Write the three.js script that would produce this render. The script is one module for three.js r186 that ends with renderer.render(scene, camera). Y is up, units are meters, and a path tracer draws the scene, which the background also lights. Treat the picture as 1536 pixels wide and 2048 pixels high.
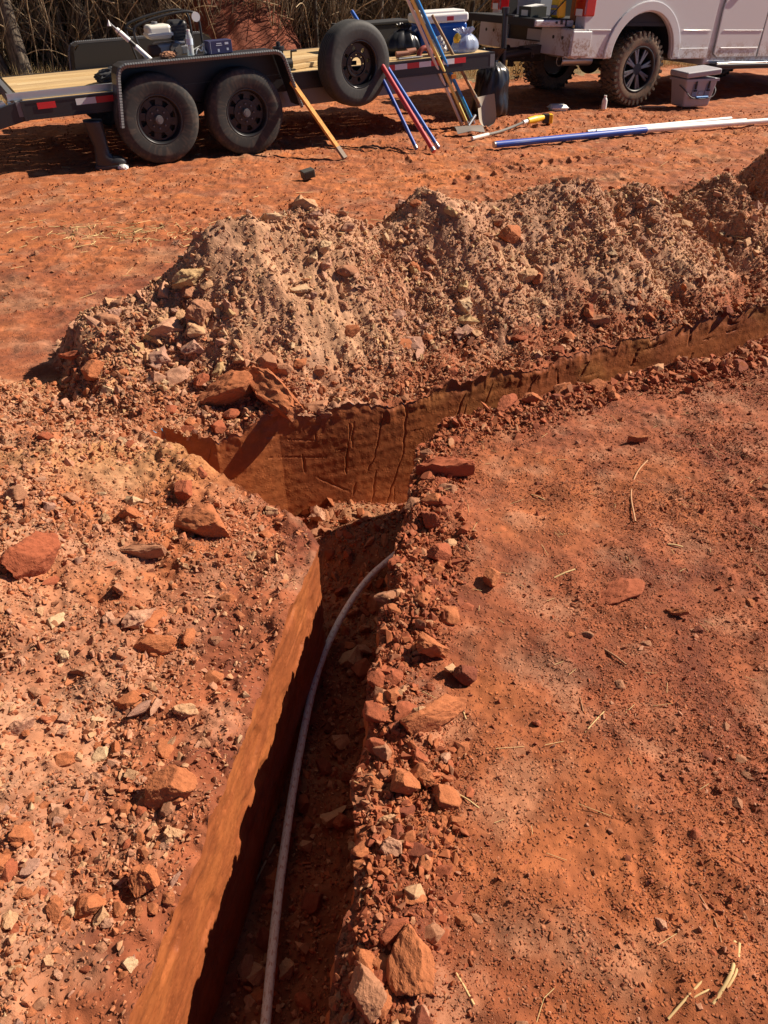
import * as THREE from 'three';
import { Sky } from 'three/addons/objects/Sky.js';
import { ConvexGeometry } from 'three/addons/geometries/ConvexGeometry.js';
import { RoundedBoxGeometry } from 'three/addons/geometries/RoundedBoxGeometry.js';
import { ImprovedNoise } from 'three/addons/math/ImprovedNoise.js';
import { mergeGeometries, mergeVertices, toCreasedNormals } from 'three/addons/utils/BufferGeometryUtils.js';

// ---------------------------------------------------------------- camera, sky, sun, exposure
const scene = new THREE.Scene();
const EYE = 1.6, PITCH = 36 * Math.PI / 180, VFOV = 68;
const camera = new THREE.PerspectiveCamera(VFOV, 0.75, 0.05, 400);
camera.position.set(0, EYE, 0);
camera.lookAt(0, EYE - Math.sin(PITCH), -Math.cos(PITCH));
const SUN_EL = 41 * Math.PI / 180, SUN_AZ = -19 * Math.PI / 180;          // from the right, a little from beyond
const sunDir = new THREE.Vector3(Math.cos(SUN_EL) * Math.cos(SUN_AZ), Math.sin(SUN_EL), Math.cos(SUN_EL) * Math.sin(SUN_AZ));
const sky = new Sky();
sky.name = 'sky'; sky.userData.kind = 'structure'; sky.scale.setScalar(300);
Object.assign(sky.material.uniforms.turbidity, { value: 2 });
Object.assign(sky.material.uniforms.rayleigh, { value: 0.45 });
Object.assign(sky.material.uniforms.mieCoefficient, { value: 0.004 });
sky.material.uniforms.sunPosition.value.copy(sunDir);
scene.add(sky);
scene.environmentIntensity = 0.1;
const sun = new THREE.DirectionalLight(0xffeed8, 5);
sun.position.copy(sunDir).multiplyScalar(40).add(new THREE.Vector3(0, 0, -6));
sun.target.position.set(0, 0, -6);
sun.castShadow = true; sun.shadow.radius = 1;
sun.shadow.mapSize.set(4096, 4096);
Object.assign(sun.shadow.camera, { left: -18, right: 18, top: 18, bottom: -18, near: 1, far: 90 });
scene.add(sun, sun.target);
const renderer = new THREE.WebGLRenderer({ antialias: true });
renderer.shadowMap.enabled = true;
renderer.toneMapping = THREE.LinearToneMapping;
renderer.toneMappingExposure = 1.68;

// ---------------------------------------------------------------- helpers
const V3 = (x, y, z) => new THREE.Vector3(x, y, z);
function rng(seed) { let a = seed >>> 0; return () => { a = (a + 0x6D2B79F5) | 0; let t = Math.imul(a ^ (a >>> 15), 1 | a); t = (t + Math.imul(t ^ (t >>> 7), 61 | t)) ^ t; return ((t ^ (t >>> 14)) >>> 0) / 4294967296; }; }
const PN = new ImprovedNoise();
const n2 = (x, y, s = 0) => PN.noise(x + 31.7 * s, y - 17.3 * s, 0.37 + 5.11 * s);
const n3 = (x, y, z) => PN.noise(x, y, z);
function fbm(x, y, oct, s = 0) { let a = 0.5, f = 1, t = 0; for (let i = 0; i < oct; i++) { t += a * n2(x * f, y * f, s + i * 0.7); a *= 0.5; f *= 2.03; } return t; }
function fbm3(x, y, z, oct) { let a = 0.5, f = 1, t = 0; for (let i = 0; i < oct; i++) { t += a * n3(x * f + i * 7.1, y * f, z * f); a *= 0.5; f *= 2.03; } return t; }
const clamp = (x, a, b) => Math.min(b, Math.max(a, x));
const sstep = (a, b, x) => { const t = clamp((x - a) / (b - a), 0, 1); return t * t * (3 - 2 * t); };
const mixc = (a, b, t) => [a[0] + (b[0] - a[0]) * t, a[1] + (b[1] - a[1]) * t, a[2] + (b[2] - a[2]) * t];
const FPX = 1024 / Math.tan(VFOV / 2 * Math.PI / 180);
function ray(u, v) { const x = (u - 768) / FPX, y = (1024 - v) / FPX; return V3(x, -Math.sin(PITCH) + y * Math.cos(PITCH), -Math.cos(PITCH) - y * Math.sin(PITCH)); }
function G(u, v, h = 0) { const d = ray(u, v), t = (h - EYE) / d.y; return V3(d.x * t, h, d.z * t); }            // photo pixel on the level plane y = h
const taken = {};
function numbered(name) { const k = taken[name] = (taken[name] ?? -1) + 1; return k ? `${name}_${String(k).padStart(3, '0')}` : name; }
function mat(color, roughness = 0.8, more = {}) {
  const m = new THREE.MeshStandardMaterial({ roughness, ...more });
  if (Array.isArray(color)) m.color.setRGB(...color); else m.color.set(color);
  return m;
}
function finish(o) { o.traverse(c => { if (c.isMesh) { c.castShadow = true; c.receiveShadow = true; } }); return o; }
function thing(name, label, category, group) { const o = new THREE.Group(); o.name = numbered(name); o.userData = { label, category }; if (group) o.userData.group = group; scene.add(o); return o; }
function part(name, geo, m, parent) { const o = new THREE.Mesh(Array.isArray(geo) ? merge(geo) : geo, m); o.name = name; o.castShadow = o.receiveShadow = true; parent.add(o); return o; }
function single(name, geo, m, label, category, group) { const o = part(numbered(name), geo, m, scene); o.userData = { label, category }; if (group) o.userData.group = group; return o; }
function structure(name, geo, m) { const o = part(numbered(name), geo, m, scene); o.userData.kind = 'structure'; return o; }
function merge(list) { return mergeGeometries(list.map(g => { const h = g.index ? g.toNonIndexed() : g; for (const k of Object.keys(h.attributes)) if (!['position', 'normal', 'uv'].includes(k)) h.deleteAttribute(k); return h; })); }
const box = (w, h, d, x = 0, y = 0, z = 0) => new THREE.BoxGeometry(w, h, d).translate(x, y, z);
const rbox = (w, h, d, r, x = 0, y = 0, z = 0) => new RoundedBoxGeometry(w, h, d, 2, r).translate(x, y, z);
const cyl = (r0, r1, h, n = 20, open = false) => new THREE.CylinderGeometry(r0, r1, h, n, 1, open);
function rod(a, b, r0, r1 = r0, n = 12) { const d = b.clone().sub(a), l = d.length(); return cyl(r1, r0, l, n).applyQuaternion(new THREE.Quaternion().setFromUnitVectors(V3(0, 1, 0), d.normalize())).translate((a.x + b.x) / 2, (a.y + b.y) / 2, (a.z + b.z) / 2); }
function tube(pts, r, seg = 40, n = 10, closed = false) { return new THREE.TubeGeometry(new THREE.CatmullRomCurve3(pts, closed, 'centripetal'), seg, r, n, closed); }
function ext(shape, depth, bevel = 0, seg = 12) { return new THREE.ExtrudeGeometry(shape, { depth: depth - 2 * bevel, bevelEnabled: bevel > 0, bevelSize: bevel, bevelThickness: bevel, bevelSegments: 2, curveSegments: seg }).translate(0, 0, bevel); }
function poly(pts) { const s = new THREE.Shape(); pts.forEach(([x, y], i) => i ? s.lineTo(x, y) : s.moveTo(x, y)); return s; }
function boxUV(g, s = 1) {                                               // per-face uv in metres, for non-indexed geometry
  if (g.index) g = g.toNonIndexed();
  const p = g.attributes.position, uv = new Float32Array(p.count * 2), a = V3(), b = V3(), c = V3();
  for (let i = 0; i < p.count; i += 3) {
    a.fromBufferAttribute(p, i); b.fromBufferAttribute(p, i + 1); c.fromBufferAttribute(p, i + 2);
    const n = b.clone().sub(a).cross(c.clone().sub(a)), ax = Math.abs(n.x), ay = Math.abs(n.y), az = Math.abs(n.z);
    [a, b, c].forEach((q, k) => { const [x, y] = ay >= ax && ay >= az ? [q.x, q.z] : ax >= az ? [q.z, q.y] : [q.x, q.y]; uv[(i + k) * 2] = x * s; uv[(i + k) * 2 + 1] = y * s; });
  }
  g.setAttribute('uv', new THREE.BufferAttribute(uv, 2));
  return g;
}

// ---------------------------------------------------------------- soil and stone textures (grain only)
function tex(size, fn, srgb, repeat = 1) {
  const d = new Uint8Array(size * size * 4);
  for (let j = 0; j < size; j++) for (let i = 0; i < size; i++) { const c = fn(i, j); const o = (j * size + i) * 4; for (let k = 0; k < 3; k++) d[o + k] = clamp(c[k] * 255, 0, 255); d[o + 3] = 255; }
  const t = new THREE.DataTexture(d, size, size); t.wrapS = t.wrapT = THREE.RepeatWrapping; t.magFilter = THREE.LinearFilter; t.minFilter = THREE.LinearMipmapLinearFilter; t.generateMipmaps = true;
  if (srgb) t.colorSpace = THREE.SRGBColorSpace; t.repeat.set(repeat, repeat); t.needsUpdate = true; return t;
}
function grains(size, count, r0, r1, seed, tintSpread) {                  // tileable field of crumbs: height and tone
  const h = new Float32Array(size * size), tn = new Float32Array(size * size), R = rng(seed);
  const per = 64, lat = []; for (let k = 0; k < 3; k++) { const L = new Float32Array(per * per); for (let i = 0; i < L.length; i++) L[i] = R(); lat.push(L); }
  const vn = (L, x, y, p) => { x = ((x % p) + p) % p; y = ((y % p) + p) % p; const i = Math.floor(x), j = Math.floor(y), fx = x - i, fy = y - j, sx = fx * fx * (3 - 2 * fx), sy = fy * fy * (3 - 2 * fy), i1 = (i + 1) % p, j1 = (j + 1) % p; return (L[j * per + i] * (1 - sx) + L[j * per + i1] * sx) * (1 - sy) + (L[j1 * per + i] * (1 - sx) + L[j1 * per + i1] * sx) * sy; };
  for (let j = 0; j < size; j++) for (let i = 0; i < size; i++) { const a = vn(lat[0], i / size * 8, j / size * 8, 8), b = vn(lat[1], i / size * 24, j / size * 24, 24), c = vn(lat[2], i / size * 60, j / size * 60, 60); h[j * size + i] = 0.3 * a + 0.2 * b + 0.16 * c + 0.12 * R(); tn[j * size + i] = 0.5 + 0.3 * (a - 0.5) + 0.25 * (b - 0.5) + 0.2 * (c - 0.5); }
  for (let k = 0; k < count; k++) {
    const x = R() * size, y = R() * size, r = r0 + (r1 - r0) * Math.pow(R(), 4), e = 0.6 + 0.8 * R(), an = R() * 3.14, ca = Math.cos(an), sa = Math.sin(an), t = 0.5 + (R() - 0.5) * tintSpread, up = r / r1;
    const q = Math.ceil(r * 1.4);
    for (let dj = -q; dj <= q; dj++) for (let di = -q; di <= q; di++) { const u = (di * ca + dj * sa) / (r * e), v = (-di * sa + dj * ca) / r, d = u * u + v * v; if (d >= 1) continue; const o = ((Math.floor(y + dj) + size * 4) % size) * size + ((Math.floor(x + di) + size * 4) % size); const hh = 0.3 + 0.7 * up * Math.sqrt(1 - d); if (hh > h[o]) { h[o] = hh; tn[o] = t; } }
  }
  return { h, tn };
}
const soilG = grains(1024, 13000, 0.8, 6, 7, 0.5), stoneG = grains(512, 5000, 1, 7, 8, 0.4);
const soilMap = tex(1024, (i, j) => { const t = soilG.tn[j * 1024 + i]; return [0.62 + 0.5 * t, 0.57 + 0.6 * t, 0.53 + 0.66 * t]; }, true);
const soilBump = tex(1024, (i, j) => { const t = soilG.h[j * 1024 + i]; return [t, t, t]; });
const stoneMap = tex(512, (i, j) => { const t = stoneG.tn[j * 512 + i]; return [0.78 + 0.28 * t, 0.74 + 0.34 * t, 0.7 + 0.4 * t]; }, true);
const stoneBump = tex(512, (i, j) => { const t = stoneG.h[j * 512 + i]; return [t, t, t]; });
const soilMat = new THREE.MeshStandardMaterial({ vertexColors: true, roughness: 0.97, map: soilMap, bumpMap: soilBump, bumpScale: 0.0065 });
const cutMat = new THREE.MeshStandardMaterial({ vertexColors: true, roughness: 0.55, map: stoneMap, bumpMap: stoneBump, bumpScale: 0.0009 });

// ---------------------------------------------------------------- the trench outline (one closed line round both arms), metres
const TW = 27.6 * Math.PI / 180, DB = [Math.cos(TW), -Math.sin(TW)], NB = [-Math.sin(TW), -Math.cos(TW)];   // along the cross trench, and away behind it
const outlineKey = [
  ['left', [[-0.58, 0.5], [-0.53, 0], [-0.472, -0.582], [-0.422, -0.878], [-0.393, -1.022], [-0.329, -1.435], [-0.275, -1.739], [-0.218, -2.03]]],
  ['corner', [[-0.26, -2.13], [-0.3, -2.184], [-0.4, -2.27], [-0.498, -2.326], [-0.643, -2.409], [-0.78, -2.5], [-0.9, -2.58], [-0.93, -2.63]]],
  ['back', [[-0.894, -2.668], [-0.697, -2.707], [-0.455, -2.857], [-0.162, -2.972], [0.15, -3.113], [0.362, -3.212], [0.664, -3.37], [0.92, -3.535], [1.36, -3.78], [2.21, -4.25], [4.2, -5.3], [7, -6.8]]],
  ['front', [[7, -6.4], [4.2, -4.9], [3, -4.28], [1.95, -3.72], [1.5, -3.42], [1.07, -3.275], [0.68, -3.075], [0.305, -2.9], [0.235, -2.845]]],
  ['right', [[0.15, -2.68], [0.1, -2.444], [0.056, -2.096], [0.003, -1.739], [-0.039, -1.435], [-0.072, -0.996], [-0.083, -0.834], [-0.11, -0.582], [-0.15, 0], [-0.19, 0.5]]],
];
const outline = [];                                                      // dense: [x, z, side]
{
  const flat = outlineKey.flatMap(([s, pts]) => pts.map(q => [q[0], q[1], s]));
  for (let i = 0; i < flat.length; i++) {
    const a = flat[i], b = flat[(i + 1) % flat.length], l = Math.hypot(b[0] - a[0], b[1] - a[1]), n = Math.max(1, Math.round(l / 0.02));
    const nx = (b[1] - a[1]) / l, nz = -(b[0] - a[0]) / l;
    for (let k = 0; k < n; k++) {
      const t = k / n, x = a[0] + (b[0] - a[0]) * t, z = a[1] + (b[1] - a[1]) * t;
      const amp = a[2] === 'left' ? 0.006 : a[2] === 'back' ? 0.01 : 0.016;
      const w = amp * (n2(x * 6, z * 6, 1) * 1.3 + n2(x * 19, z * 19, 2) * 0.8);
      outline.push([x + nx * w, z + nz * w, a[2], x, z]);
    }
  }
}
function inOutline(x, z) { let c = false; for (let i = 0, j = outline.length - 1; i < outline.length; j = i++) { const a = outline[i], b = outline[j]; if ((a[1] > z) !== (b[1] > z) && x < (b[0] - a[0]) * (z - a[1]) / (b[1] - a[1]) + a[0]) c = !c; } return c; }
const CELL = 0.15, buckets = new Map(), cellSign = new Map();
for (let i = 0; i < outline.length; i++) {
  const a = outline[i], b = outline[(i + 1) % outline.length];
  for (let t = 0; t <= 1; t += 0.1) { const ci = Math.floor((a[0] + (b[0] - a[0]) * t) / CELL), cj = Math.floor((a[1] + (b[1] - a[1]) * t) / CELL); for (let p = -2; p <= 2; p++) for (let q = -2; q <= 2; q++) { const k = (ci + p) * 10000 + cj + q; let s = buckets.get(k); if (!s) buckets.set(k, s = new Set()); s.add(i); } }
}
for (const [k, s] of buckets) buckets.set(k, [...s]);
function sdTrench(x, z) {                                                // negative inside; capped at 0.3 m
  const ci = Math.floor(x / CELL), cj = Math.floor(z / CELL), key = ci * 10000 + cj, near = buckets.get(key);
  if (!near) { let s = cellSign.get(key); if (s === undefined) { s = x > -1.2 && z > -7 && z < 0.6 && inOutline(x, z) ? -0.3 : 0.3; cellSign.set(key, s); } return s; }
  let m = 1e9; for (const i of near) { const a = outline[i], b = outline[(i + 1) % outline.length]; const ex = b[0] - a[0], ez = b[1] - a[1], px = x - a[0], pz = z - a[1]; const t = clamp((px * ex + pz * ez) / (ex * ex + ez * ez + 1e-12), 0, 1), dx = px - ex * t, dz = pz - ez * t; const d = dx * dx + dz * dz; if (d < m) m = d; }
  m = Math.min(0.3, Math.sqrt(m)); return inOutline(x, z) ? -m : m;
}
// the long spoil heap behind the cross trench: crest heights along it
const crest = [[-1.08, 0.0], [-1.0, 0.12], [-0.9, 0.25], [-0.57, 0.43], [-0.2, 0.62], [-0.1, 0.665], [0.02, 0.62], [0.2, 0.615], [0.42, 0.56], [0.62, 0.44], [0.8, 0.54], [0.98, 0.65], [1.12, 0.6], [1.38, 0.5], [1.6, 0.54], [1.8, 0.615], [1.95, 0.55], [2.09, 0.43], [2.3, 0.555], [2.42, 0.46], [2.6, 0.36], [2.76, 0.25], [2.98, 0.47], [3.1, 0.52], [3.2, 0.46], [3.34, 0.33], [3.6, 0.66], [3.75, 0.6], [4.1, 0.5], [4.5, 0.62], [5, 0.5], [5.6, 0.6], [6.4, 0.4], [7.2, 0.0]];
function crestAt(s) { if (s <= crest[0][0] || s >= crest[crest.length - 1][0]) return 0; let i = 0; while (crest[i + 1][0] < s) i++; const t = (s - crest[i][0]) / (crest[i + 1][0] - crest[i][0]); return crest[i][1] + (crest[i + 1][1] - crest[i][1]) * t; }
function heapH(x, z) {
  const s = (x + 0.149) * DB[0] + (z + 2.943) * DB[1], q = (x + 0.149) * NB[0] + (z + 2.943) * NB[1];
  if (q < -0.1 || q > 2.4 || s < -2 || s > 7.3) return 0;
  const wob = 0.1 * n2(s * 2.1, q * 0.8, 5);
  const qc = 0.92 + 0.06 * Math.sin(s * 1.7) + wob * 0.3;
  const c = crestAt(s + 0.12 * n2(s * 3, q * 3, 6)) ;
  const front = q < qc, dq = Math.abs(q - qc);
  const foot = front ? 0.72 - 0.1 * sstep(-1, 1.2, s) * 0 + 0.12 * sstep(0.6, 1.6, s) : 0.75;
  const flute = 1 + 0.1 * n2(s * 2.6 + q * 0.9, q * 0.7, 9) + 0.035 * n2(s * 8, q * 4, 10);
  const t = dq / (foot * (0.62 + 0.6 * c) * flute);
  let h = c * (t < 1 ? (1 - t) * (1 + 0.12 * t) : 0);
  if (c > 0) { const r = 0.02 * c / 0.6; h -= 0; if (t < 0.06) h -= c * 0.03 * (1 - t / 0.06); h += 0 * r; }
  return Math.max(0, h);
}
// low spoil heap along the left side of the near trench
function leftHeapH(x, z) {
  const t = clamp((z + 3.0) / 3.4, -0.2, 1.3);                           // 0 at its far end, 1 near the camera
  const xc = -1.75 + 0.45 * t, edge = -0.24 - 0.3 * t;
  const w = Math.max(0.3, (edge - 0.1) - xc);
  const d = x > xc ? (x - xc) / w : (xc - x) / 1.0;
  const along = sstep(-0.12, 0.2, t + 0.04 * n2(x * 3, z * 3, 3));
  const h = 0.25 + 0.05 * n2(x * 1.5, z * 1.5, 4);
  return d >= 1 ? 0 : along * h * (1 - d) * (1 - d * 0.15) * (1 + 0.25 * n2(x * 3.2, z * 3.2, 12));
}
function sdQuick(x, z) { return sdTrench(x, z); }
function zones(x, z, sd, hh, lh) {                                       // how rough, how rubbly
  const heap = sstep(0.01, 0.12, hh), left = sstep(0.0, 0.05, lh) * (x < -0.2 ? 1 : 0);
  const q = (x + 0.149) * NB[0] + (z + 2.943) * NB[1];
  const lip = sd < 0.3 ? 1 - sstep(0.05, 0.3, sd) : 0;
  const shelf = q > -0.02 && q < 0.75 ? 1 - sstep(0.5, 0.75, q) : 0;
  return { heap, left, lip, shelf, q };
}
function H(x, z, sdIn) {
  const sd = sdIn ?? sdQuick(x, z), hh = heapH(x, z), lh = leftHeapH(x, z), Z = zones(x, z, sd, hh, lh);
  const rough = clamp(0.25 + Z.heap * 0.9 + Z.left * 0.75 + Z.lip * 0.6 + Z.shelf * 0.7, 0, 1.3);
  let h = 0.05 * n2(x * 0.35, z * 0.35, 20) * sstep(3, 8, -z + 2) + 0.014 * n2(x * 1.7, z * 1.7, 21);
  h += hh + lh;
  h += rough * (0.04 * n2(x * 4.1, z * 4.1, 22) + 0.022 * n2(x * 9.3, z * 9.3, 23) + 0.014 * n2(x * 21, z * 21, 24)) + (0.2 + rough) * 0.008 * n2(x * 47 + 9 * z, z * 43 - 11 * x, 25);
  if (Z.q > 1.5) h += 0.011 * n2(x * 5.5, z * 5.5, 35) + 0.009 * n2(x * 12, z * 12, 36) + 0.012 * Math.max(0, n2(x * 15, z * 15, 37) - 0.2);
  if (-z < 7) h += (0.3 + rough) * 0.005 * n2(x * 83 - 31 * z, z * 88 + 27 * x, 26);
  { const f = (1 - Z.heap) * (1 - Z.left), pt = sstep(-0.12, 0.22, fbm(x * 1.5, z * 1.5, 3, 32)); h += f * (0.03 * Math.max(0, n2(x * 6.5, z * 6.5, 27) - 0.1) + pt * (0.012 * n2(x * 14, z * 14, 33) + 0.011 * Math.abs(n2(x * 26, z * 26, 34)) + 0.006 * n2(x * 55 + 13 * z, z * 51, 38))); }
  // raised clod berm on the right lip, broken lip elsewhere
  if (sd < 0.35 && x > -0.25 && Z.q < 0) h += (Z.q > -0.62 && x > 0.25 ? 0.012 : 0.03) * sstep(0.0, 0.05, sd) * (1 - sstep(0.1, 0.24, sd)) * (0.7 + 0.9 * n2(x * 5, z * 5, 28));
  if (sd < 0.1) h -= (Z.q > -0.12 ? 0.12 : x > 0.1 ? 0.15 : 0.45) * (1 - sstep(-0.01, 0.055, sd)) * (0.015 + 0.03 * (0.5 + n2(x * 9, z * 9, 29)));
  // tyre tracks pressed into the packed ground between heap and truck
  if (Z.q > 1.7 && x > 0.2) for (const [off, w] of [[2.5, 0.2], [3.2, 0.24], [3.85, 0.22], [4.6, 0.24], [5.4, 0.24]]) {
    const s = (x + 0.149) * DB[0] + (z + 2.943) * DB[1], dd = Math.abs(Z.q - off - 0.18 * Math.sin(s * 0.6 + off));
    if (dd < w) h += (1 - sstep(w * 0.7, w, dd)) * (-0.02 + 0.045 * Math.pow(Math.max(0, Math.sin(s * 44 + dd * 24 + n2(x * 5, z * 5, 30) * 4)), 2) * (0.6 + 0.8 * n2(x * 7, z * 7, 39))) * (0.3 + 0.7 * sstep(-0.25, 0.25, n2(x * 0.9, z * 0.9, 31)));
  }
  return h;
}
// soil colours (linear base colours)
const C = { red: [0.35, 0.098, 0.038], deep: [0.235, 0.059, 0.025], orange: [0.48, 0.143, 0.042], tan: [0.56, 0.315, 0.17], pink: [0.53, 0.27, 0.16], grey: [0.48, 0.255, 0.155], yellow: [0.53, 0.33, 0.12] };
function soilColor(x, z, sd, hh, lh) {
  const Z = zones(x, z, sd, hh, lh), a = fbm(x * 1.1, z * 1.1, 4, 40), b = fbm(x * 4.3, z * 4.3, 3, 41), c = n2(x * 17, z * 17, 42);
  let col = mixc(C.red, C.deep, sstep(-0.1, 0.3, b + 0.3 * a));
  col = mixc(col, C.orange, sstep(0.0, 0.35, a) * 0.6 + 0.85 * sstep(1.9, 3.5, Z.q));
  col = mixc(col, C.pink, 0.42 * sstep(0.0, 0.3, fbm(x * 5.1, z * 5.1, 5, 43)));
  if (Z.q > 1.9) { col = mixc(col, C.deep, 0.5 * sstep(0.02, 0.3, fbm(x * 2.2, z * 3.2, 4, 44))); col = mixc(col, C.tan, 0.3 * sstep(0.16, 0.36, fbm(x * 1.3, z * 1.3, 3, 45))); }
  let heapC = mixc(C.pink, C.tan, 0.5 * sstep(-0.15, 0.35, a + 0.4 * b)); heapC = mixc(heapC, C.grey, sstep(0.05, 0.3, b)); heapC = mixc(heapC, C.red, 0.5 * sstep(0.04, 0.28, fbm(x * 2.4, z * 2.4, 4, 46)));
  heapC = mixc(heapC, C.orange, 0.5 * sstep(2.2, 3.2, (x + 0.149) * DB[0] + (z + 2.943) * DB[1]));
  col = mixc(col, heapC, Z.heap);
  let lc = mixc(C.orange, C.pink, 1.0 * sstep(-0.35, 0.08, a + 0.5 * b)); lc = mixc(lc, C.red, 0.45 * sstep(0.02, 0.28, fbm(x * 2.6, z * 2.6, 4, 47)));
  lc = mixc(lc, [0.56, 0.29, 0.12], 0.8 * sstep(0.75, 0.3, Math.hypot((x + 1.15) * 0.75, z + 2.75)));          // sandy ramp at the end of the cross trench
  col = mixc(col, lc, Z.left * 0.9);
  if (Z.shelf > 0 && Z.heap < 0.5) col = mixc(col, mixc(C.red, C.pink, sstep(-0.05, 0.2, fbm(x * 2.6, z * 2.6, 3, 48))), Z.shelf * 0.8);
  const k = 1 + 0.22 * c + 0.2 * n2(x * 43, z * 43, 49); return [col[0] * k, col[1] * k, col[2] * k];
}

// ---------------------------------------------------------------- ground sheet: one grid, finer where the ground is near, cut along the trench
function lines(stops) { const out = []; for (let i = 0; i + 1 < stops.length; i++) { const [a, da] = stops[i], [b, db] = stops[i + 1]; let x = a; while (x < b - 1e-6) { out.push(x); const t = (x - a) / (b - a); x += da + (db - da) * t; } } out.push(stops[stops.length - 1][0]); return out; }
{
  const xs = lines([[-90, 12], [-14, 1], [-5, 0.09], [-2.4, 0.013], [-1.2, 0.0085], [1.2, 0.0085], [2.6, 0.013], [6, 0.05], [14, 1], [90, 12]]);
  const zs = lines([[-140, 14], [-20, 1], [-13, 0.09], [-8, 0.034], [-5.2, 0.018], [-4.6, 0.012], [-3, 0.009], [-1.8, 0.0075], [-0.3, 0.0075], [0.5, 0.03], [3, 0.5], [40, 8]]);
  const nx = xs.length, nz = zs.length, P = [], col = [], sdv = new Float32Array(nx * nz), kind = new Uint8Array(nx * nz);
  const put = (x, z, sd) => { const hh = heapH(x, z), lh = leftHeapH(x, z), c = soilColor(x, z, sd, hh, lh); P.push(x, H(x, z, sd), z); col.push(...c); return hh > 0.015 ? 1 : lh > 0.02 && x < -0.25 ? 2 : 0; };
  for (let j = 0; j < nz; j++) for (let i = 0; i < nx; i++) { const x = xs[i], z = zs[j], sd = sdTrench(x, z); sdv[j * nx + i] = sd; kind[j * nx + i] = sd < -0.05 ? (P.push(x, 0, z), col.push(0, 0, 0), 0) : put(x, z, sd); }
  const idx = [[], [], []], cutCache = new Map();
  const cut = (a, b) => { const k = a < b ? a * 4e6 + b : b * 4e6 + a; let v = cutCache.get(k); if (v === undefined) { const t = sdv[a] / (sdv[a] - sdv[b]); const x = P[a * 3] + (P[b * 3] - P[a * 3]) * t, z = P[a * 3 + 2] + (P[b * 3 + 2] - P[a * 3 + 2]) * t; v = P.length / 3; put(x, z, 0); cutCache.set(k, v); } return v; };
  const tri = (a, b, c) => {
    const s = [a, b, c].map(i => sdv[i] >= 0), n = s[0] + s[1] + s[2]; if (!n) return;
    const list = idx[Math.max(kind[a], kind[b], kind[c])];
    if (n === 3) { list.push(a, b, c); return; }
    const out = [], q = [a, b, c]; for (let i = 0; i < 3; i++) { const p = q[i], r = q[(i + 1) % 3]; if (sdv[p] >= 0) out.push(p); if ((sdv[p] >= 0) !== (sdv[r] >= 0)) out.push(cut(p, r)); }
    for (let i = 1; i + 1 < out.length; i++) list.push(out[0], out[i], out[i + 1]);
  };
  for (let j = 0; j + 1 < nz; j++) for (let i = 0; i + 1 < nx; i++) { const a = j * nx + i, b = a + 1, c = a + nx, d = c + 1; if ((i + j) & 1) { tri(a, c, b); tri(b, c, d); } else { tri(a, c, d); tri(a, d, b); } }
  const full = new THREE.BufferGeometry(); full.setAttribute('position', new THREE.Float32BufferAttribute(P, 3)); full.setIndex(idx.flat().length > 0 ? [].concat(...idx) : []); full.computeVertexNormals();
  const N = full.attributes.normal.array;
  ['ground', 'spoil_heap', 'spoil_heap'].forEach((name, k) => {
    const map = new Map(), p = [], nn = [], cc = [], uv = [], id = [];
    for (const v of idx[k]) { let m = map.get(v); if (m === undefined) { m = map.size; map.set(v, m); p.push(P[v * 3], P[v * 3 + 1], P[v * 3 + 2]); nn.push(N[v * 3], N[v * 3 + 1], N[v * 3 + 2]); cc.push(col[v * 3], col[v * 3 + 1], col[v * 3 + 2]); uv.push(P[v * 3] / 0.83, (-P[v * 3 + 2] + P[v * 3 + 1] * 0.75) / 0.83); } id.push(m); }
    const g = new THREE.BufferGeometry(); g.setAttribute('position', new THREE.Float32BufferAttribute(p, 3)); g.setAttribute('normal', new THREE.Float32BufferAttribute(nn, 3)); g.setAttribute('color', new THREE.Float32BufferAttribute(cc, 3)); g.setAttribute('uv', new THREE.Float32BufferAttribute(uv, 2)); g.setIndex(id);
    structure(name, g, soilMat);
  });
  console.log('ground tris', idx.map(a => a.length / 3), nx, nz);
}

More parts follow.
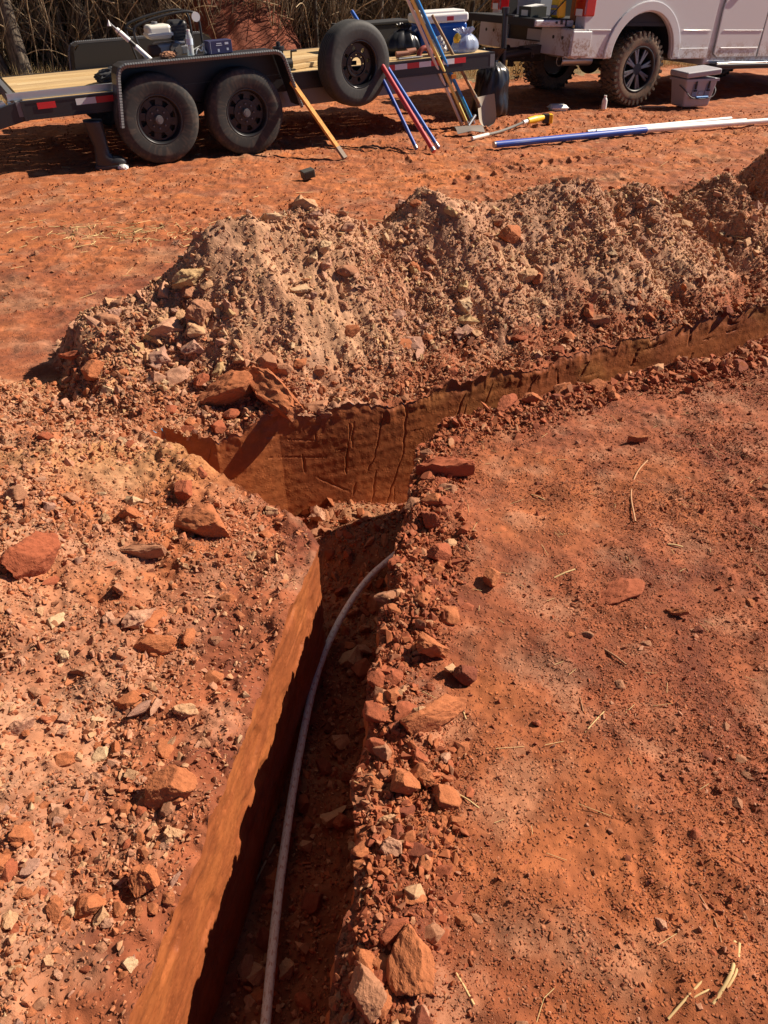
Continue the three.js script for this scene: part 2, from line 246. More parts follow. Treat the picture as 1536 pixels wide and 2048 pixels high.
// ---------------------------------------------------------------- trench walls and floor
const FLOOR = -0.58;
function floorH(x, z) {
  const q = (x + 0.149) * NB[0] + (z + 2.943) * NB[1];
  const pile = 0.12 * sstep(0.36, 0.1, Math.hypot((x + 0.12) * 0.65, z + 2.76));
  return FLOOR + pile + 0.02 * n2(x * 5, z * 5, 60) + 0.02 * n2(x * 13, z * 13, 61) + 0.012 * n2(x * 31, z * 31, 62) + 0.006 * n2(x * 70, z * 70, 63) - 0.03 * sstep(0, -0.3, q) * 0;
}
const gouges = [], scrapes = [];                                                        // scrapes on the back wall: s0,y0,s1,y1,width,depth
{
  const S = (u, v) => { const P0 = [-0.149, -2.943], d = ray(u, v), t = (P0[0] * NB[0] + P0[1] * NB[1]) / (d.x * NB[0] + d.z * NB[1]); return [(d.x * t - P0[0]) * DB[0] + (d.z * t - P0[1]) * DB[1], EYE + d.y * t]; };
  for (const [u0, v0, u1, v1, w, dp] of [[712, 850, 708, 900, 0.004, 0.01], [700, 892, 696, 950, 0.006, 0.012], [770, 830, 752, 915, 0.004, 0.007], [752, 915, 735, 945, 0.004, 0.006], [818, 800, 806, 905, 0.005, 0.009], [806, 905, 765, 1020, 0.004, 0.007], [540, 928, 660, 922, 0.003, 0.004], [585, 892, 640, 890, 0.003, 0.005], [640, 960, 700, 985, 0.005, 0.006], [430, 910, 425, 950, 0.004, 0.006], [930, 790, 912, 835, 0.006, 0.008], [985, 770, 968, 812, 0.006, 0.007], [1075, 752, 1050, 790, 0.007, 0.008], [1185, 728, 1160, 765, 0.007, 0.008], [1290, 700, 1270, 740, 0.008, 0.009], [1400, 660, 1385, 705, 0.009, 0.01]]) gouges.push([...S(u0, v0), ...S(u1, v1), w * 0.85, dp * 0.75]);
  const R = rng(616); for (let k = 0; k < 70; k++) { const s0 = -0.9 + 3.6 * R(), y0 = -0.06 - 0.5 * R(), L = 0.04 + 0.22 * R() * R(), an = R() < 0.6 ? 1.2 + 0.5 * R() : 0.15 * (R() - 0.5); gouges.push([s0, y0, s0 - Math.cos(an) * L, y0 - Math.sin(an) * L * 0.8, 0.002 + 0.004 * R(), 0.002 + 0.004 * R()]); }
}
{ const R = rng(717); for (let k = 0; k < 90; k++) { const l0 = 3.3 * R(), y0 = -0.02 - 0.5 * R(), L = 0.05 + 0.4 * R() * R(), an = (R() - 0.5) * (R() < 0.3 ? 1.6 : 0.35); scrapes.push([l0, y0, l0 + Math.cos(an) * L, y0 + Math.sin(an) * L, 0.002 + 0.005 * R() * R(), 0.0015 + 0.004 * R() * R()]); } }
function gougeAt(s, y, list = gouges) { let d = 0; for (const [a, b, c, e, w, dp] of list) { if (s < Math.min(a, c) - 0.03 || s > Math.max(a, c) + 0.03 || y < Math.min(b, e) - 0.03 || y > Math.max(b, e) + 0.03) continue; const jx = 0.008 * n2(s * 22, y * 22, 78); s += jx; const ex = c - a, ey = e - b, t = clamp(((s - a) * ex + (y - b) * ey) / (ex * ex + ey * ey), 0, 1), r = Math.hypot(s - a - ex * t, y - b - ey * t) / (0.35 + 0.9 * Math.sin(Math.PI * clamp(t, 0.08, 0.92))); s -= jx; if (r < w * 1.6) d = Math.max(d, dp * (1 - sstep(w * 0.3, w, r)) - 0.35 * dp * sstep(w, w * 1.2, r) * (1 - sstep(w * 1.2, w * 1.6, r))); } return d; }
{
  // consecutive runs of one side become one wall
  const CLAY = [[0.4, 0.122, 0.036], [0.32, 0.09, 0.028]];
  const sideNames = ['left', 'corner', 'back', 'front', 'right'];
  for (const side of sideNames) {
    const run = outline.filter(o => o[2] === side); if (side !== 'right') { const last = outline.lastIndexOf(run[run.length - 1]); run.push(outline[(last + 1) % outline.length]); }
    const dense = []; for (let i = 0; i + 1 < run.length; i++) { const K = side === 'back' && run[i][0] < 1.3 ? 6 : side === 'left' ? 3 : 2; for (let k = 0; k < K; k++) dense.push([0, 1, 3, 4].map(c => run[i][c] + (run[i + 1][c] - run[i][c]) * k / K)); } { const e = run[run.length - 1]; dense.push([e[0], e[1], e[3], e[4]]); }
    const rows = side === 'back' ? 132 : 92, P = [], col = [], uv = [], id = []; let len = 0;
    dense.forEach(([x, z, xs0, zs0], i) => {
      const a = dense[Math.max(0, i - 30)], b = dense[Math.min(dense.length - 1, i + 30)]; if (i) len += Math.hypot(x - dense[i - 1][0], z - dense[i - 1][1]);
      const l = Math.hypot(b[2] - a[2], b[3] - a[3]), ox = (b[3] - a[3]) / l, oz = -(b[2] - a[2]) / l;     // outward or inward, fixed below
      const inside = inOutline(x + ox * 0.02, z + oz * 0.02) ? 1 : -1, nx = ox * inside, nz = oz * inside;    // towards the open trench
      const top = H(x, z, 0) - 0.001, bot = floorH(x, z) - 0.05;
      for (let k = 0; k <= rows; k++) {
        const t = Math.max(0, k - 2) / (rows - 2), y = top + (bot - top) * t - (k === 0 ? 0.09 : 0), dep = k < 2 ? 0 : top - y;
        const ends = sstep(0, 0.05, dep);
        let d, c;
        const s = (x + 0.149) * DB[0] + (z + 2.943) * DB[1];
        if (side === 'back') {
          d = 0.07 * Math.max(0, -y) + 0.012 * fbm(s * 1.9, y * 2.2, 2, 70) + 0.002 * n2(s * 5, y * 26, 71) + 0.0012 * n2(s * 40, y * 40, 72) - gougeAt(s, y) + 0.012 * Math.max(0, n2(s * 3.2 + y * 1.2, 0.4, 73)) * sstep(0.6, 1.4, s);
          c = mixc(CLAY[0], CLAY[1], sstep(-0.2, 0.2, fbm(s * 4, y * 5, 3, 75)));
          c = mixc(c, [0.4, 0.165, 0.044], 0.6 * sstep(0.0, 0.28, fbm(s * 2.4 + 4, y * 3.5, 3, 76)));
        } else if (side === 'left') {
          d = 0.007 * n2(len * 2, y * 3, 80) + 0.0015 * n2(len * 5 + y * 2, y * 30, 81) + 0.0015 * n2(len * 26, y * 40, 82) - 0.008 * sstep(0.25, 0.4, n2(len * 7, y * 9, 93)) - gougeAt(len, y, scrapes) + 0.01 * (1 - sstep(0.0, 0.1, dep)) * n2(len * 7, y * 9, 83);
          c = mixc(CLAY[0], CLAY[1], sstep(-0.2, 0.2, fbm(len * 6, y * 6, 4, 84)));
        } else {
          d = 0.035 * fbm(len * 4, y * 5, 3, 86) + 0.012 * n2(len * 18, y * 22, 87) + 0.006 * n2(len * 45, y * 45, 88);
          c = mixc(CLAY[0], CLAY[1], sstep(-0.2, 0.2, fbm(len * 3, y * 5, 3, 89)));
        }
        d = (side === 'back' ? d * sstep(0, 0.02, dep) : d * ends) - 0.003 - (k === 0 ? 0.14 : 0) + (1 - sstep(0.03, 0.1, dep)) * ends * 0.014 * fbm(len * 16, y * 16, 2, 92);
        const sm = (side === 'back' || side === 'left' ? 1 : 0.6) * sstep(0.01, 0.1, dep); P.push(x + (xs0 - x) * sm + nx * d, y, z + (zs0 - z) * sm + nz * d); const g = 1 + 0.2 * n2(len * 30, y * 30, 90); col.push(c[0] * g, c[1] * g, c[2] * g); uv.push(len / 0.4, y / 0.4);
      }
    });
    for (let i = 0; i + 1 < dense.length; i++) for (let k = 0; k < rows; k++) { const a = i * (rows + 1) + k, b = a + rows + 1; id.push(a, a + 1, b, b, a + 1, b + 1); }
    const g = new THREE.BufferGeometry(); g.setAttribute('position', new THREE.Float32BufferAttribute(P, 3)); g.setAttribute('color', new THREE.Float32BufferAttribute(col, 3)); g.setAttribute('uv', new THREE.Float32BufferAttribute(uv, 2)); g.setIndex(id); g.computeVertexNormals();
    structure('trench_wall', g, cutMat).material.side = THREE.DoubleSide;
  }
  const xs = lines([[-1.1, 0.012], [0.4, 0.012], [1.2, 0.03], [7.2, 0.15]]), zs = lines([[-7, 0.15], [-3.9, 0.03], [-3.2, 0.012], [-1.2, 0.012], [0.6, 0.02]]), P = [], col = [], uv = [], id = [], ok = [];
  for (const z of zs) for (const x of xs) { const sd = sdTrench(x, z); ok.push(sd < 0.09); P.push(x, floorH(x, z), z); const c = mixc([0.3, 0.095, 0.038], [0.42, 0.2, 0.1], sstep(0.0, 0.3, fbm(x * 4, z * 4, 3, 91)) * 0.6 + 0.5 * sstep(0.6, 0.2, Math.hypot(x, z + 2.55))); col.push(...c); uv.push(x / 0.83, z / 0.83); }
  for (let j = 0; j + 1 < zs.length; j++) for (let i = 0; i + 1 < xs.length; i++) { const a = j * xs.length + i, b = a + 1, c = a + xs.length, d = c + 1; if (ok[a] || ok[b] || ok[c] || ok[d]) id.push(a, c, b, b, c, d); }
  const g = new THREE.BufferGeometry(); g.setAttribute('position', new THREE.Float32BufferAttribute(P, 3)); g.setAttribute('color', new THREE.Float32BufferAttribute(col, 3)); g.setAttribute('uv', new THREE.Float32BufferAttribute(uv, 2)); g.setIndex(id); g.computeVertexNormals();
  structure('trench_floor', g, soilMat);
}

// ---------------------------------------------------------------- rocks and clods
function subdivide(g) {
  const p = g.attributes.position.array, out = [];
  for (let i = 0; i < p.length; i += 9) { const a = p.slice(i, i + 3), b = p.slice(i + 3, i + 6), c = p.slice(i + 6, i + 9), m = (q, r) => [(q[0] + r[0]) / 2, (q[1] + r[1]) / 2, (q[2] + r[2]) / 2], ab = m(a, b), bc = m(b, c), ca = m(c, a); out.push(...a, ...ab, ...ca, ...ab, ...b, ...bc, ...ca, ...bc, ...c, ...ab, ...bc, ...ca); }
  const r = new THREE.BufferGeometry(); r.setAttribute('position', new THREE.Float32BufferAttribute(out, 3)); return r;
}
function fit(g) { g.computeBoundingBox(); const b = g.boundingBox, s = b.getSize(V3()), c = b.getCenter(V3()), k = 1 / Math.max(s.x, s.y, s.z); return g.translate(-c.x, -c.y, -c.z).scale(k, k, k); }
function rockGeo(seed, pts, sub, rough, sy = 0.6, sz = 0.8, crease = 0.5) {
  const R = rng(seed), P = [];
  for (let i = 0; i < pts; i++) { const z = 2 * R() - 1, a = R() * 6.283, r = Math.sqrt(1 - z * z), k = 0.75 + 0.35 * R(); P.push(V3(Math.cos(a) * r * k, z * k * sy, Math.sin(a) * r * k * sz)); }
  let g = new ConvexGeometry(P); const q = new THREE.BufferGeometry(); q.setAttribute('position', g.attributes.position.clone()); g = q;
  for (let i = 0; i < sub; i++) g = subdivide(g);
  const p = g.attributes.position; const v = V3();
  if (rough > 0) for (let i = 0; i < p.count; i++) { v.fromBufferAttribute(p, i); const k = 1 + rough * (n3(v.x * 2.2 + seed, v.y * 2.2, v.z * 2.2) + 0.55 * n3(v.x * 5.5, v.y * 5.5 + seed, v.z * 5.5) + 0.3 * n3(v.x * 13, v.y * 13, v.z * 13 + seed)); p.setXYZ(i, v.x * k, v.y * k, v.z * k); }
  return boxUV(toCreasedNormals(fit(g), crease), 0.9);
}
function clodGeo(seed, detail, sy = 0.7, lump = 0.35) {                    // broken clay lump: planar breaks, crumbly relief
  const g = mergeVertices((() => { const q = new THREE.IcosahedronGeometry(1, detail); q.deleteAttribute('normal'); q.deleteAttribute('uv'); return q; })(), 1e-4);
  const p = g.attributes.position, v = V3(), R = rng(Math.round(seed * 1000)), planes = [];
  for (let k = 0; k < 15; k++) { const z = 2 * R() - 1, a = R() * 6.283, r = Math.sqrt(1 - z * z); planes.push([V3(Math.cos(a) * r, z, Math.sin(a) * r), 0.5 + 0.32 * R()]); }
  const zz = 0.7 + 0.25 * R();
  for (let i = 0; i < p.count; i++) {
    v.fromBufferAttribute(p, i); v.multiplyScalar(1 + lump * 0.6 * n3(v.x * 1.2 + seed * 3.1, v.y * 1.2, v.z * 1.2));
    for (const [n, c] of planes) { const d = v.dot(n) - c; if (d > 0) v.addScaledVector(n, -d * 0.93); }
    const f = 0.07 * n3(v.x * 3.1 + seed, v.y * 3.1, v.z * 3.1) + 0.05 * n3(v.x * 7, v.y * 7 + seed, v.z * 7) + 0.03 * n3(v.x * 15, v.y * 15, v.z * 15 + seed) + 0.02 * n3(v.x * 31, v.y * 31, v.z * 31); v.multiplyScalar(1 + f);
    p.setXYZ(i, v.x, v.y * sy, v.z * zz);
  }
  g.computeVertexNormals();
  return boxUV(toCreasedNormals(fit(g), 0.9), 0.9);
}
function slabGeo(seed, n, thick) {                                       // broken plate with an uneven outline
  const R = rng(seed), s = new THREE.Shape(); for (let i = 0; i < n; i++) { const a = i / n * 6.283 + (R() - 0.5) * 0.5, r = 0.36 + 0.2 * R(); const x = Math.cos(a) * r * 1.15, y = Math.sin(a) * r * 0.75; i ? s.lineTo(x, y) : s.moveTo(x, y); }
  let g = new THREE.ExtrudeGeometry(s, { depth: thick, bevelEnabled: true, bevelSize: 0.04, bevelThickness: 0.04, bevelSegments: 1 }); const q = new THREE.BufferGeometry(); q.setAttribute('position', (g.index ? g.toNonIndexed() : g).attributes.position.clone()); g = q;
  for (let i = 0; i < 3; i++) g = subdivide(g);
  const p = g.attributes.position, v = V3(); for (let i = 0; i < p.count; i++) { v.fromBufferAttribute(p, i); const d = 0.06 * n3(v.x * 3 + seed, v.y * 3, v.z * 4) + 0.022 * n3(v.x * 8, v.y * 8 + seed, v.z * 8) + 0.025 * n3(v.x * 20, v.y * 20, v.z * 20); p.setXYZ(i, v.x * (1 + d), v.y * (1 + d), v.z + d * 1.3); }
  return boxUV(toCreasedNormals(fit(g.rotateX(-Math.PI / 2)), 0.6), 0.9);
}
const rockGeos = [0, 1, 2, 3, 4, 5, 6, 7, 8, 9].map(i => rockGeo(100 + i, 12 + (i % 4) * 3, 3, 0.2, 0.5 + 0.06 * (i % 5), 0.65 + 0.1 * (i % 3), 0.55));
const clodGeos = [0, 1, 2, 3, 4, 5].map(i => clodGeo(i + 1.3, 10, 0.6 + 0.06 * (i % 3), 0.38));
const slabGeos = [0, 1, 2, 3].map(i => slabGeo(300 + i, 7 + i, 0.18 + 0.05 * i));
const smallGeos = [0, 1, 2, 3, 4].map(i => boxUV(toCreasedNormals(fit(rockGeo(400 + i, 11 + i, 1, 0.12, 0.55 + 0.08 * (i % 3), 0.8, 0.4)), 0.4), 0.2));
const tones = {                                                           // name -> [colour, what it is]
  tan: [[0.58, 0.33, 0.175], 'tan'], buff: [[0.6, 0.4, 0.23], 'pale buff'], mauve: [[0.45, 0.24, 0.165], 'mauve brown'], pink: [[0.55, 0.285, 0.175], 'dusty pink'], yellow: [[0.56, 0.36, 0.17], 'yellowish'],
  red: [[0.38, 0.1, 0.04], 'red'], rust: [[0.46, 0.15, 0.055], 'rusty orange'], dark: [[0.25, 0.065, 0.03], 'dark red'], brown: [[0.42, 0.19, 0.1], 'reddish brown'],
};
const stoneMats = {}; for (const k in tones) stoneMats[k] = new THREE.MeshStandardMaterial({ color: new THREE.Color().setRGB(...tones[k][0]), roughness: 0.95, map: stoneMap, bumpMap: stoneBump, bumpScale: 0.0012 });
const mixes = {
  heap: ['tan', 'buff', 'mauve', 'pink', 'pink', 'tan', 'brown', 'rust', 'yellow', 'mauve', 'brown', 'pink'],
  left: ['rust', 'rust', 'rust', 'pink', 'brown', 'tan', 'red', 'mauve', 'pink', 'rust', 'brown', 'tan', 'rust', 'buff'],
  lip: ['red', 'rust', 'rust', 'brown', 'red', 'rust', 'dark', 'brown', 'red', 'rust', 'rust', 'red', 'tan'],
  field: ['red', 'rust', 'dark', 'brown', 'red', 'pink'], far: ['red', 'rust', 'brown', 'pink', 'dark'], floor: ['red', 'rust', 'brown', 'tan', 'dark'],
};
const where = { heap: 'on the long spoil heap', left: 'on the low bank of rubble beside the trench', lip: 'on the crumbled edge of the trench', field: 'on the packed ground beside the trench', far: 'on the open dirt before the trailer', floor: 'on the shaded trench floor' };
const stoneSmall = new THREE.MeshStandardMaterial({ color: 0xffffff, roughness: 0.96, map: stoneMap });
const stones = [];                                                        // {x,y,z,size,tone,zone,clod}
{
  const R = rng(4242);
  const scatter = (zone, count, x0, x1, z0, z1, d0, d1, pw, dens) => { for (let k = 0, tries = 0; k < count && tries < count * 12; tries++) { const x = x0 + (x1 - x0) * R(), z = z0 + (z1 - z0) * R(); if (R() > dens(x, z)) continue; k++; const size = d0 + (d1 - d0) * Math.pow(R(), pw); const list = mixes[zone]; stones.push({ x, z, size, zone, tone: list[Math.floor(R() * list.length)], r: R() }); if (zone === 'heap') { const s = stones[stones.length - 1], q = (x + 0.149) * NB[0] + (z + 2.943) * NB[1]; if (q < 0.3 + 0.1 * n2(x * 4, z * 4, 110) && R() < 0.8) s.tone = mixes.lip[Math.floor(R() * 7)]; } } };
  const onHeap = (x, z) => { const h = heapH(x, z); if (h < 0.01) { const q = (x + 0.149) * NB[0] + (z + 2.943) * NB[1]; const s = (x + 0.149) * DB[0] + (z + 2.943) * DB[1]; return s > -0.75 && q > 0.06 && q < 0.5 ? (q < 0.14 ? 0.8 : 0.3) : 0; } return clamp(0.5 + 1.6 * fbm(x * 2.2, z * 2.2, 3, 101), 0.16, 1) * (1.1 - 0.5 * sstep(0.4, 0.65, h)); };
  const onLeft = (x, z) => x < -0.25 && sdTrench(x, z) > 0.012 && leftHeapH(x, z) + 0.05 * sstep(-0.6, -0.3, x) > 0.005 ? Math.pow(clamp(0.5 + 0.2 * sstep(-1.4, -0.6, z) + 1.8 * fbm(x * 2.3, z * 2.3, 3, 102), 0.12, 1), 1.4) * (0.35 + 0.65 * sstep(0.03, 0.2, sdTrench(x, z))) : 0;
  const onLip = (x, z) => { const sd = sdTrench(x, z); if (sd < 0.008 || sd >= 0.29) return 0; const q = (x + 0.149) * NB[0] + (z + 2.943) * NB[1]; return q > 0 ? 0 : (1 - sstep(0.05, 0.27, sd + 0.12 * n2(x * 3, z * 3, 103))); };
  const onField = (x, z) => sdTrench(x, z) > 0.02 ? Math.pow(clamp(0.42 + 1.3 * fbm(x * 2.1, z * 2.1, 4, 104), 0.14, 1), 1.4) : 0;
  const onFar = (x, z) => (x + 0.149) * NB[0] + (z + 2.943) * NB[1] > 1.8 ? clamp(0.4 + 1.4 * fbm(x * 1.4, z * 1.4, 3, 105), 0.03, 1) : 0;
  const onFloor = (x, z) => sdTrench(x, z) < -0.02 ? 1 : 0;
  scatter('heap', 70000, -2.1, 3.6, -5.9, -2.6, 0.006, 0.017, 2, onHeap);
  scatter('heap', 15000, -2.1, 3.6, -5.9, -2.6, 0.014, 0.038, 2.8, onHeap);
  scatter('heap', 1250, -2.0, 3.4, -5.6, -2.7, 0.034, 0.075, 2.4, onHeap);
  scatter('heap', 40, -1.7, 0.6, -4, -2.9, 0.08, 0.13, 1.6, onHeap);
  const onBrink = (x, z) => { const sd = sdTrench(x, z), q = (x + 0.149) * NB[0] + (z + 2.943) * NB[1]; return q > -0.12 && sd > 0.022 && sd < 0.11 && x > -0.8 ? 1 - sd * 8 : 0; };
  scatter('heap', 5200, -0.8, 3, -5, -2.6, 0.007, 0.024, 2, onBrink);
  scatter('heap', 260, -0.8, 3, -5, -2.6, 0.02, 0.055, 2, onBrink);
  scatter('left', 62000, -1.9, -0.22, -3.1, -0.35, 0.004, 0.013, 2.2, onLeft);
  scatter('left', 9500, -1.9, -0.22, -3.2, -0.35, 0.012, 0.032, 2.4, onLeft);
  scatter('left', 560, -1.9, -0.25, -3.1, -0.4, 0.028, 0.06, 2.2, onLeft);
  scatter('left', 16, -1.7, -0.35, -2.9, -0.5, 0.06, 0.09, 2, onLeft);
  scatter('lip', 22000, -0.2, 2.6, -4.2, -0.3, 0.004, 0.012, 2, onLip);
  scatter('lip', 6000, -0.2, 2.6, -4.2, -0.3, 0.012, 0.03, 2, onLip);
  scatter('lip', 480, -0.2, 2.6, -4.2, -0.3, 0.028, 0.065, 1.8, onLip);
  scatter('lip', 22, -0.2, 2.2, -4, -0.4, 0.06, 0.1, 1.6, onLip);
  scatter('field', 85000, -0.1, 1.6, -2.4, -0.35, 0.0025, 0.007, 2, onField);
  scatter('field', 30000, -0.1, 2.4, -4, -2.2, 0.004, 0.01, 2, onField);
  scatter('field', 9000, -0.1, 2.3, -4, -0.35, 0.007, 0.018, 2.2, onField);
  scatter('field', 200, 0, 2.3, -4, -0.35, 0.018, 0.04, 1.6, onField);
  scatter('far', 16000, -5.5, 6.5, -11.5, -3.8, 0.008, 0.03, 2.2, onFar);
  scatter('far', 240, -5, 6, -10.5, -4.2, 0.025, 0.06, 2, onFar);
  scatter('floor', 6000, -0.8, 0.4, -3.1, -0.2, 0.006, 0.022, 2, onFloor);
  scatter('floor', 260, -0.6, 0.3, -3.0, -0.3, 0.022, 0.07, 2, onFloor);
  scatter('floor', 30, -0.5, 0.2, -3.0, -0.4, 0.06, 0.11, 1.4, onFloor);
  const groups = {}; for (const s of stones) { s.y = s.zone === 'floor' ? floorH(s.x, s.z) : H(s.x, s.z); (groups[s.zone] ??= []).push(s); }
  const singles = new Set(), limit = { heap: 210, left: 170, lip: 80, field: 24, far: 24, floor: 24 };
  const seen = s => { const d = V3(s.x, s.y - EYE, s.z), t = -d.y * Math.sin(PITCH) - d.z * Math.cos(PITCH), u = d.x / t * FPX, v = (d.y * Math.cos(PITCH) - d.z * Math.sin(PITCH)) / t * FPX; return t > 0.2 && Math.abs(u) < 780 && Math.abs(v) < 1035 ? s.size / t : 0; };
  const colorOf = (tone, r, q) => { const c = tones[tone][0], k = 0.72 + 0.5 * r; return [clamp(c[0] * k, 0, 0.8), clamp(c[1] * k * (0.92 + 0.16 * q), 0, 0.7), clamp(c[2] * k * (0.9 + 0.2 * q), 0, 0.6)]; };
  for (const z in groups) groups[z].map(s => [seen(s), s]).filter(a => a[0] > 0).sort((a, b) => b[0] - a[0]).slice(0, limit[z]).forEach(a => singles.add(a[1]));
  const dustOf = { heap: C.tan, left: mixc(C.orange, C.pink, 0.5), lip: C.red, field: C.red, far: C.orange, floor: C.red };
  const m4 = new THREE.Matrix4(), q4 = new THREE.Quaternion(), e = new THREE.Euler();
  for (const z in groups) {
    const rest = groups[z].filter(s => !singles.has(s)), per = smallGeos.map(() => []);
    rest.forEach((s, i) => per[i % smallGeos.length].push(s));
    const nm = { heap: 'heap_gravel', left: 'bank_gravel', lip: 'edge_crumbs', field: 'soil_crumbs', far: 'pebbles', floor: 'trench_rubble' }[z];
    per.forEach((list, gi) => {
      if (!list.length) return;
      const im = new THREE.InstancedMesh(smallGeos[gi], stoneSmall, list.length); im.name = numbered(nm); im.userData.kind = 'stuff';
      list.forEach((s, i) => { e.set(R() * 6.28, R() * 6.28, R() * 6.28); q4.setFromEuler(e); const k = s.size; m4.compose(V3(s.x, s.y + k * ((z === 'field' ? -0.06 : 0.04) + 0.12 * R()), s.z), q4, V3(k * (0.85 + 0.5 * R()), k * (0.5 + 0.5 * R()), k * (0.7 + 0.4 * R()))); im.setMatrixAt(i, m4); im.setColorAt(i, new THREE.Color().setRGB(...mixc(colorOf(s.tone, R(), R()), dustOf[z], (z === 'heap' ? 0.1 : 0.2) + 0.4 * R()))); });
      im.castShadow = im.receiveShadow = true; scene.add(im);
    });
  }
  for (const s of singles) {
    const soft = s.zone === 'lip' || s.zone === 'field' || (['red', 'rust', 'dark', 'brown'].includes(s.tone) && s.r < 0.85);
    const geo = soft ? clodGeos[Math.floor(s.r * 97) % clodGeos.length] : rockGeos[Math.floor(s.r * 997) % rockGeos.length];
    const kind = soft ? 'clod' : 'rock', hh = heapH(s.x, s.z), bulk = s.size > 0.056 ? 'fist sized' : s.size > 0.042 ? 'egg sized' : 'walnut sized';
    const at = s.zone === 'heap' ? (hh > 0.36 ? 'near the crest of the long spoil heap' : hh > 0.13 ? 'halfway up the long spoil heap' : 'at the foot of the long spoil heap') : s.zone === 'left' ? (sdTrench(s.x, s.z) < 0.29 ? 'on the rubble bank close to the trench brink' : leftHeapH(s.x, s.z) > 0.14 ? 'on the top of the rubble bank beside the trench' : 'on the slope of the rubble bank beside the trench') : where[s.zone];
    const text = `${bulk} ${tones[s.tone][1]} ${soft ? 'clay clod' : 'broken rock'} ${at}`, o = single(soft ? 'clay_clod' : 'rock', geo, stoneMats[s.tone], text, kind, text.replace('clay clod', 'clay clods').replace('broken rock', 'broken rocks'));
    o.position.set(s.x, s.y + s.size * (s.zone === 'lip' || s.zone === 'field' ? 0.0 : 0.06), s.z); o.rotation.set((R() - 0.5) * 1.1, R() * 6.28, (R() - 0.5) * 1.1); const k = s.size; o.scale.set(k * (0.9 + 0.3 * R()), k * (0.8 + 0.4 * R()), k * (0.85 + 0.3 * R()));
  }
  console.log('stones', stones.length, 'singles', singles.size);
}

// ---------------------------------------------------------------- shared materials for made things
const M = {
  black: mat([0.018, 0.018, 0.02], 0.45), blackRough: mat([0.02, 0.02, 0.022], 0.8), steelBlack: mat([0.03, 0.03, 0.034], 0.38, { metalness: 0.3 }), rubber: mat([0.028, 0.027, 0.026], 0.75), mudRubber: mat([0.1, 0.07, 0.05], 0.95),
  alu: mat([0.62, 0.64, 0.66], 0.35, { metalness: 0.9 }), steel: mat([0.42, 0.42, 0.43], 0.4, { metalness: 0.85 }), greySteel: mat([0.16, 0.165, 0.175], 0.5, { metalness: 0.3 }), white: mat([0.78, 0.78, 0.76], 0.45), cream: mat([0.72, 0.71, 0.64], 0.4),
  tapeRed: mat([0.55, 0.02, 0.025], 0.35), tapeWhite: mat([0.7, 0.71, 0.73], 0.35), blue: mat([0.012, 0.1, 0.42], 0.35), pipeBlue: mat([0.02, 0.12, 0.48], 0.4), pipeRed: mat([0.5, 0.06, 0.07], 0.45), pipeYellow: mat([0.75, 0.62, 0.2], 0.4),
  yellow: mat([0.8, 0.5, 0.02], 0.45), toolGrey: mat([0.2, 0.19, 0.17], 0.8), darkBlue: mat([0.018, 0.02, 0.08], 0.5), skyBlue: mat([0.05, 0.25, 0.62], 0.4), bag: mat([0.012, 0.012, 0.014], 0.22), chrome: mat([0.75, 0.75, 0.76], 0.18, { metalness: 1 }),
  paint: new THREE.MeshPhysicalMaterial({ color: new THREE.Color().setRGB(0.6, 0.61, 0.61), roughness: 0.35, clearcoat: 1, clearcoatRoughness: 0.06 }), lampRed: new THREE.MeshPhysicalMaterial({ color: new THREE.Color().setRGB(0.42, 0.006, 0.01), roughness: 0.15, clearcoat: 1 }), glass: mat([0.02, 0.025, 0.03], 0.08),
  rimBlack: mat([0.03, 0.03, 0.033], 0.22, { metalness: 0.5 }), bed: mat([0.02, 0.02, 0.022], 0.7), rust: mat([0.22, 0.08, 0.04], 0.9),
};
// road mud thrown up over the lower body: spatters with their own outlines (uv of the body panels is metres)
M.paint.map = tex(512, (i, j) => { const x = i / 512 * 4, y = j / 512 * 2; const low = sstep(0.8, 0.52, y), sp = fbm(x * 9, y * 9, 4, 240) + 0.5 * n2(x * 40, y * 40, 241), k = low * clamp(sstep(-0.25, 0.45, sp) * 0.75, 0, 1); return mixc([0.97, 0.97, 0.98], [0.62, 0.46, 0.36], k); }, true); M.paint.map.repeat.set(0.25, 0.5);
function woodTex(seed, base) { const R = rng(seed), ph = R() * 100; return tex(256, (i, j) => { const g = 0.5 + 0.5 * Math.sin(j * 0.22 + 6 * n2(i * 0.008 + ph, j * 0.05, 3) + 2 * n2(i * 0.03, j * 0.3 + ph, 4)), f = n2(i * 0.02, j * 0.9 + ph, 5); const k = 0.86 + 0.14 * g + 0.14 * f; return [base[0] * k, base[1] * k * (0.96 + 0.04 * g), base[2] * k * (0.9 + 0.1 * g)]; }, true); }
const woodMats = [0, 1, 2, 3].map(i => mat([1, 1, 1], 0.8, { map: woodTex(20 + i, [[0.8, 0.69, 0.5], [0.76, 0.64, 0.45], [0.82, 0.72, 0.54], [0.74, 0.63, 0.46]][i]) }));
const stakeMat = mat([1, 1, 1], 0.75, { map: woodTex(33, [0.85, 0.62, 0.3]) });
const handleMat = mat([1, 1, 1], 0.7, { map: woodTex(35, [0.62, 0.5, 0.36]) });
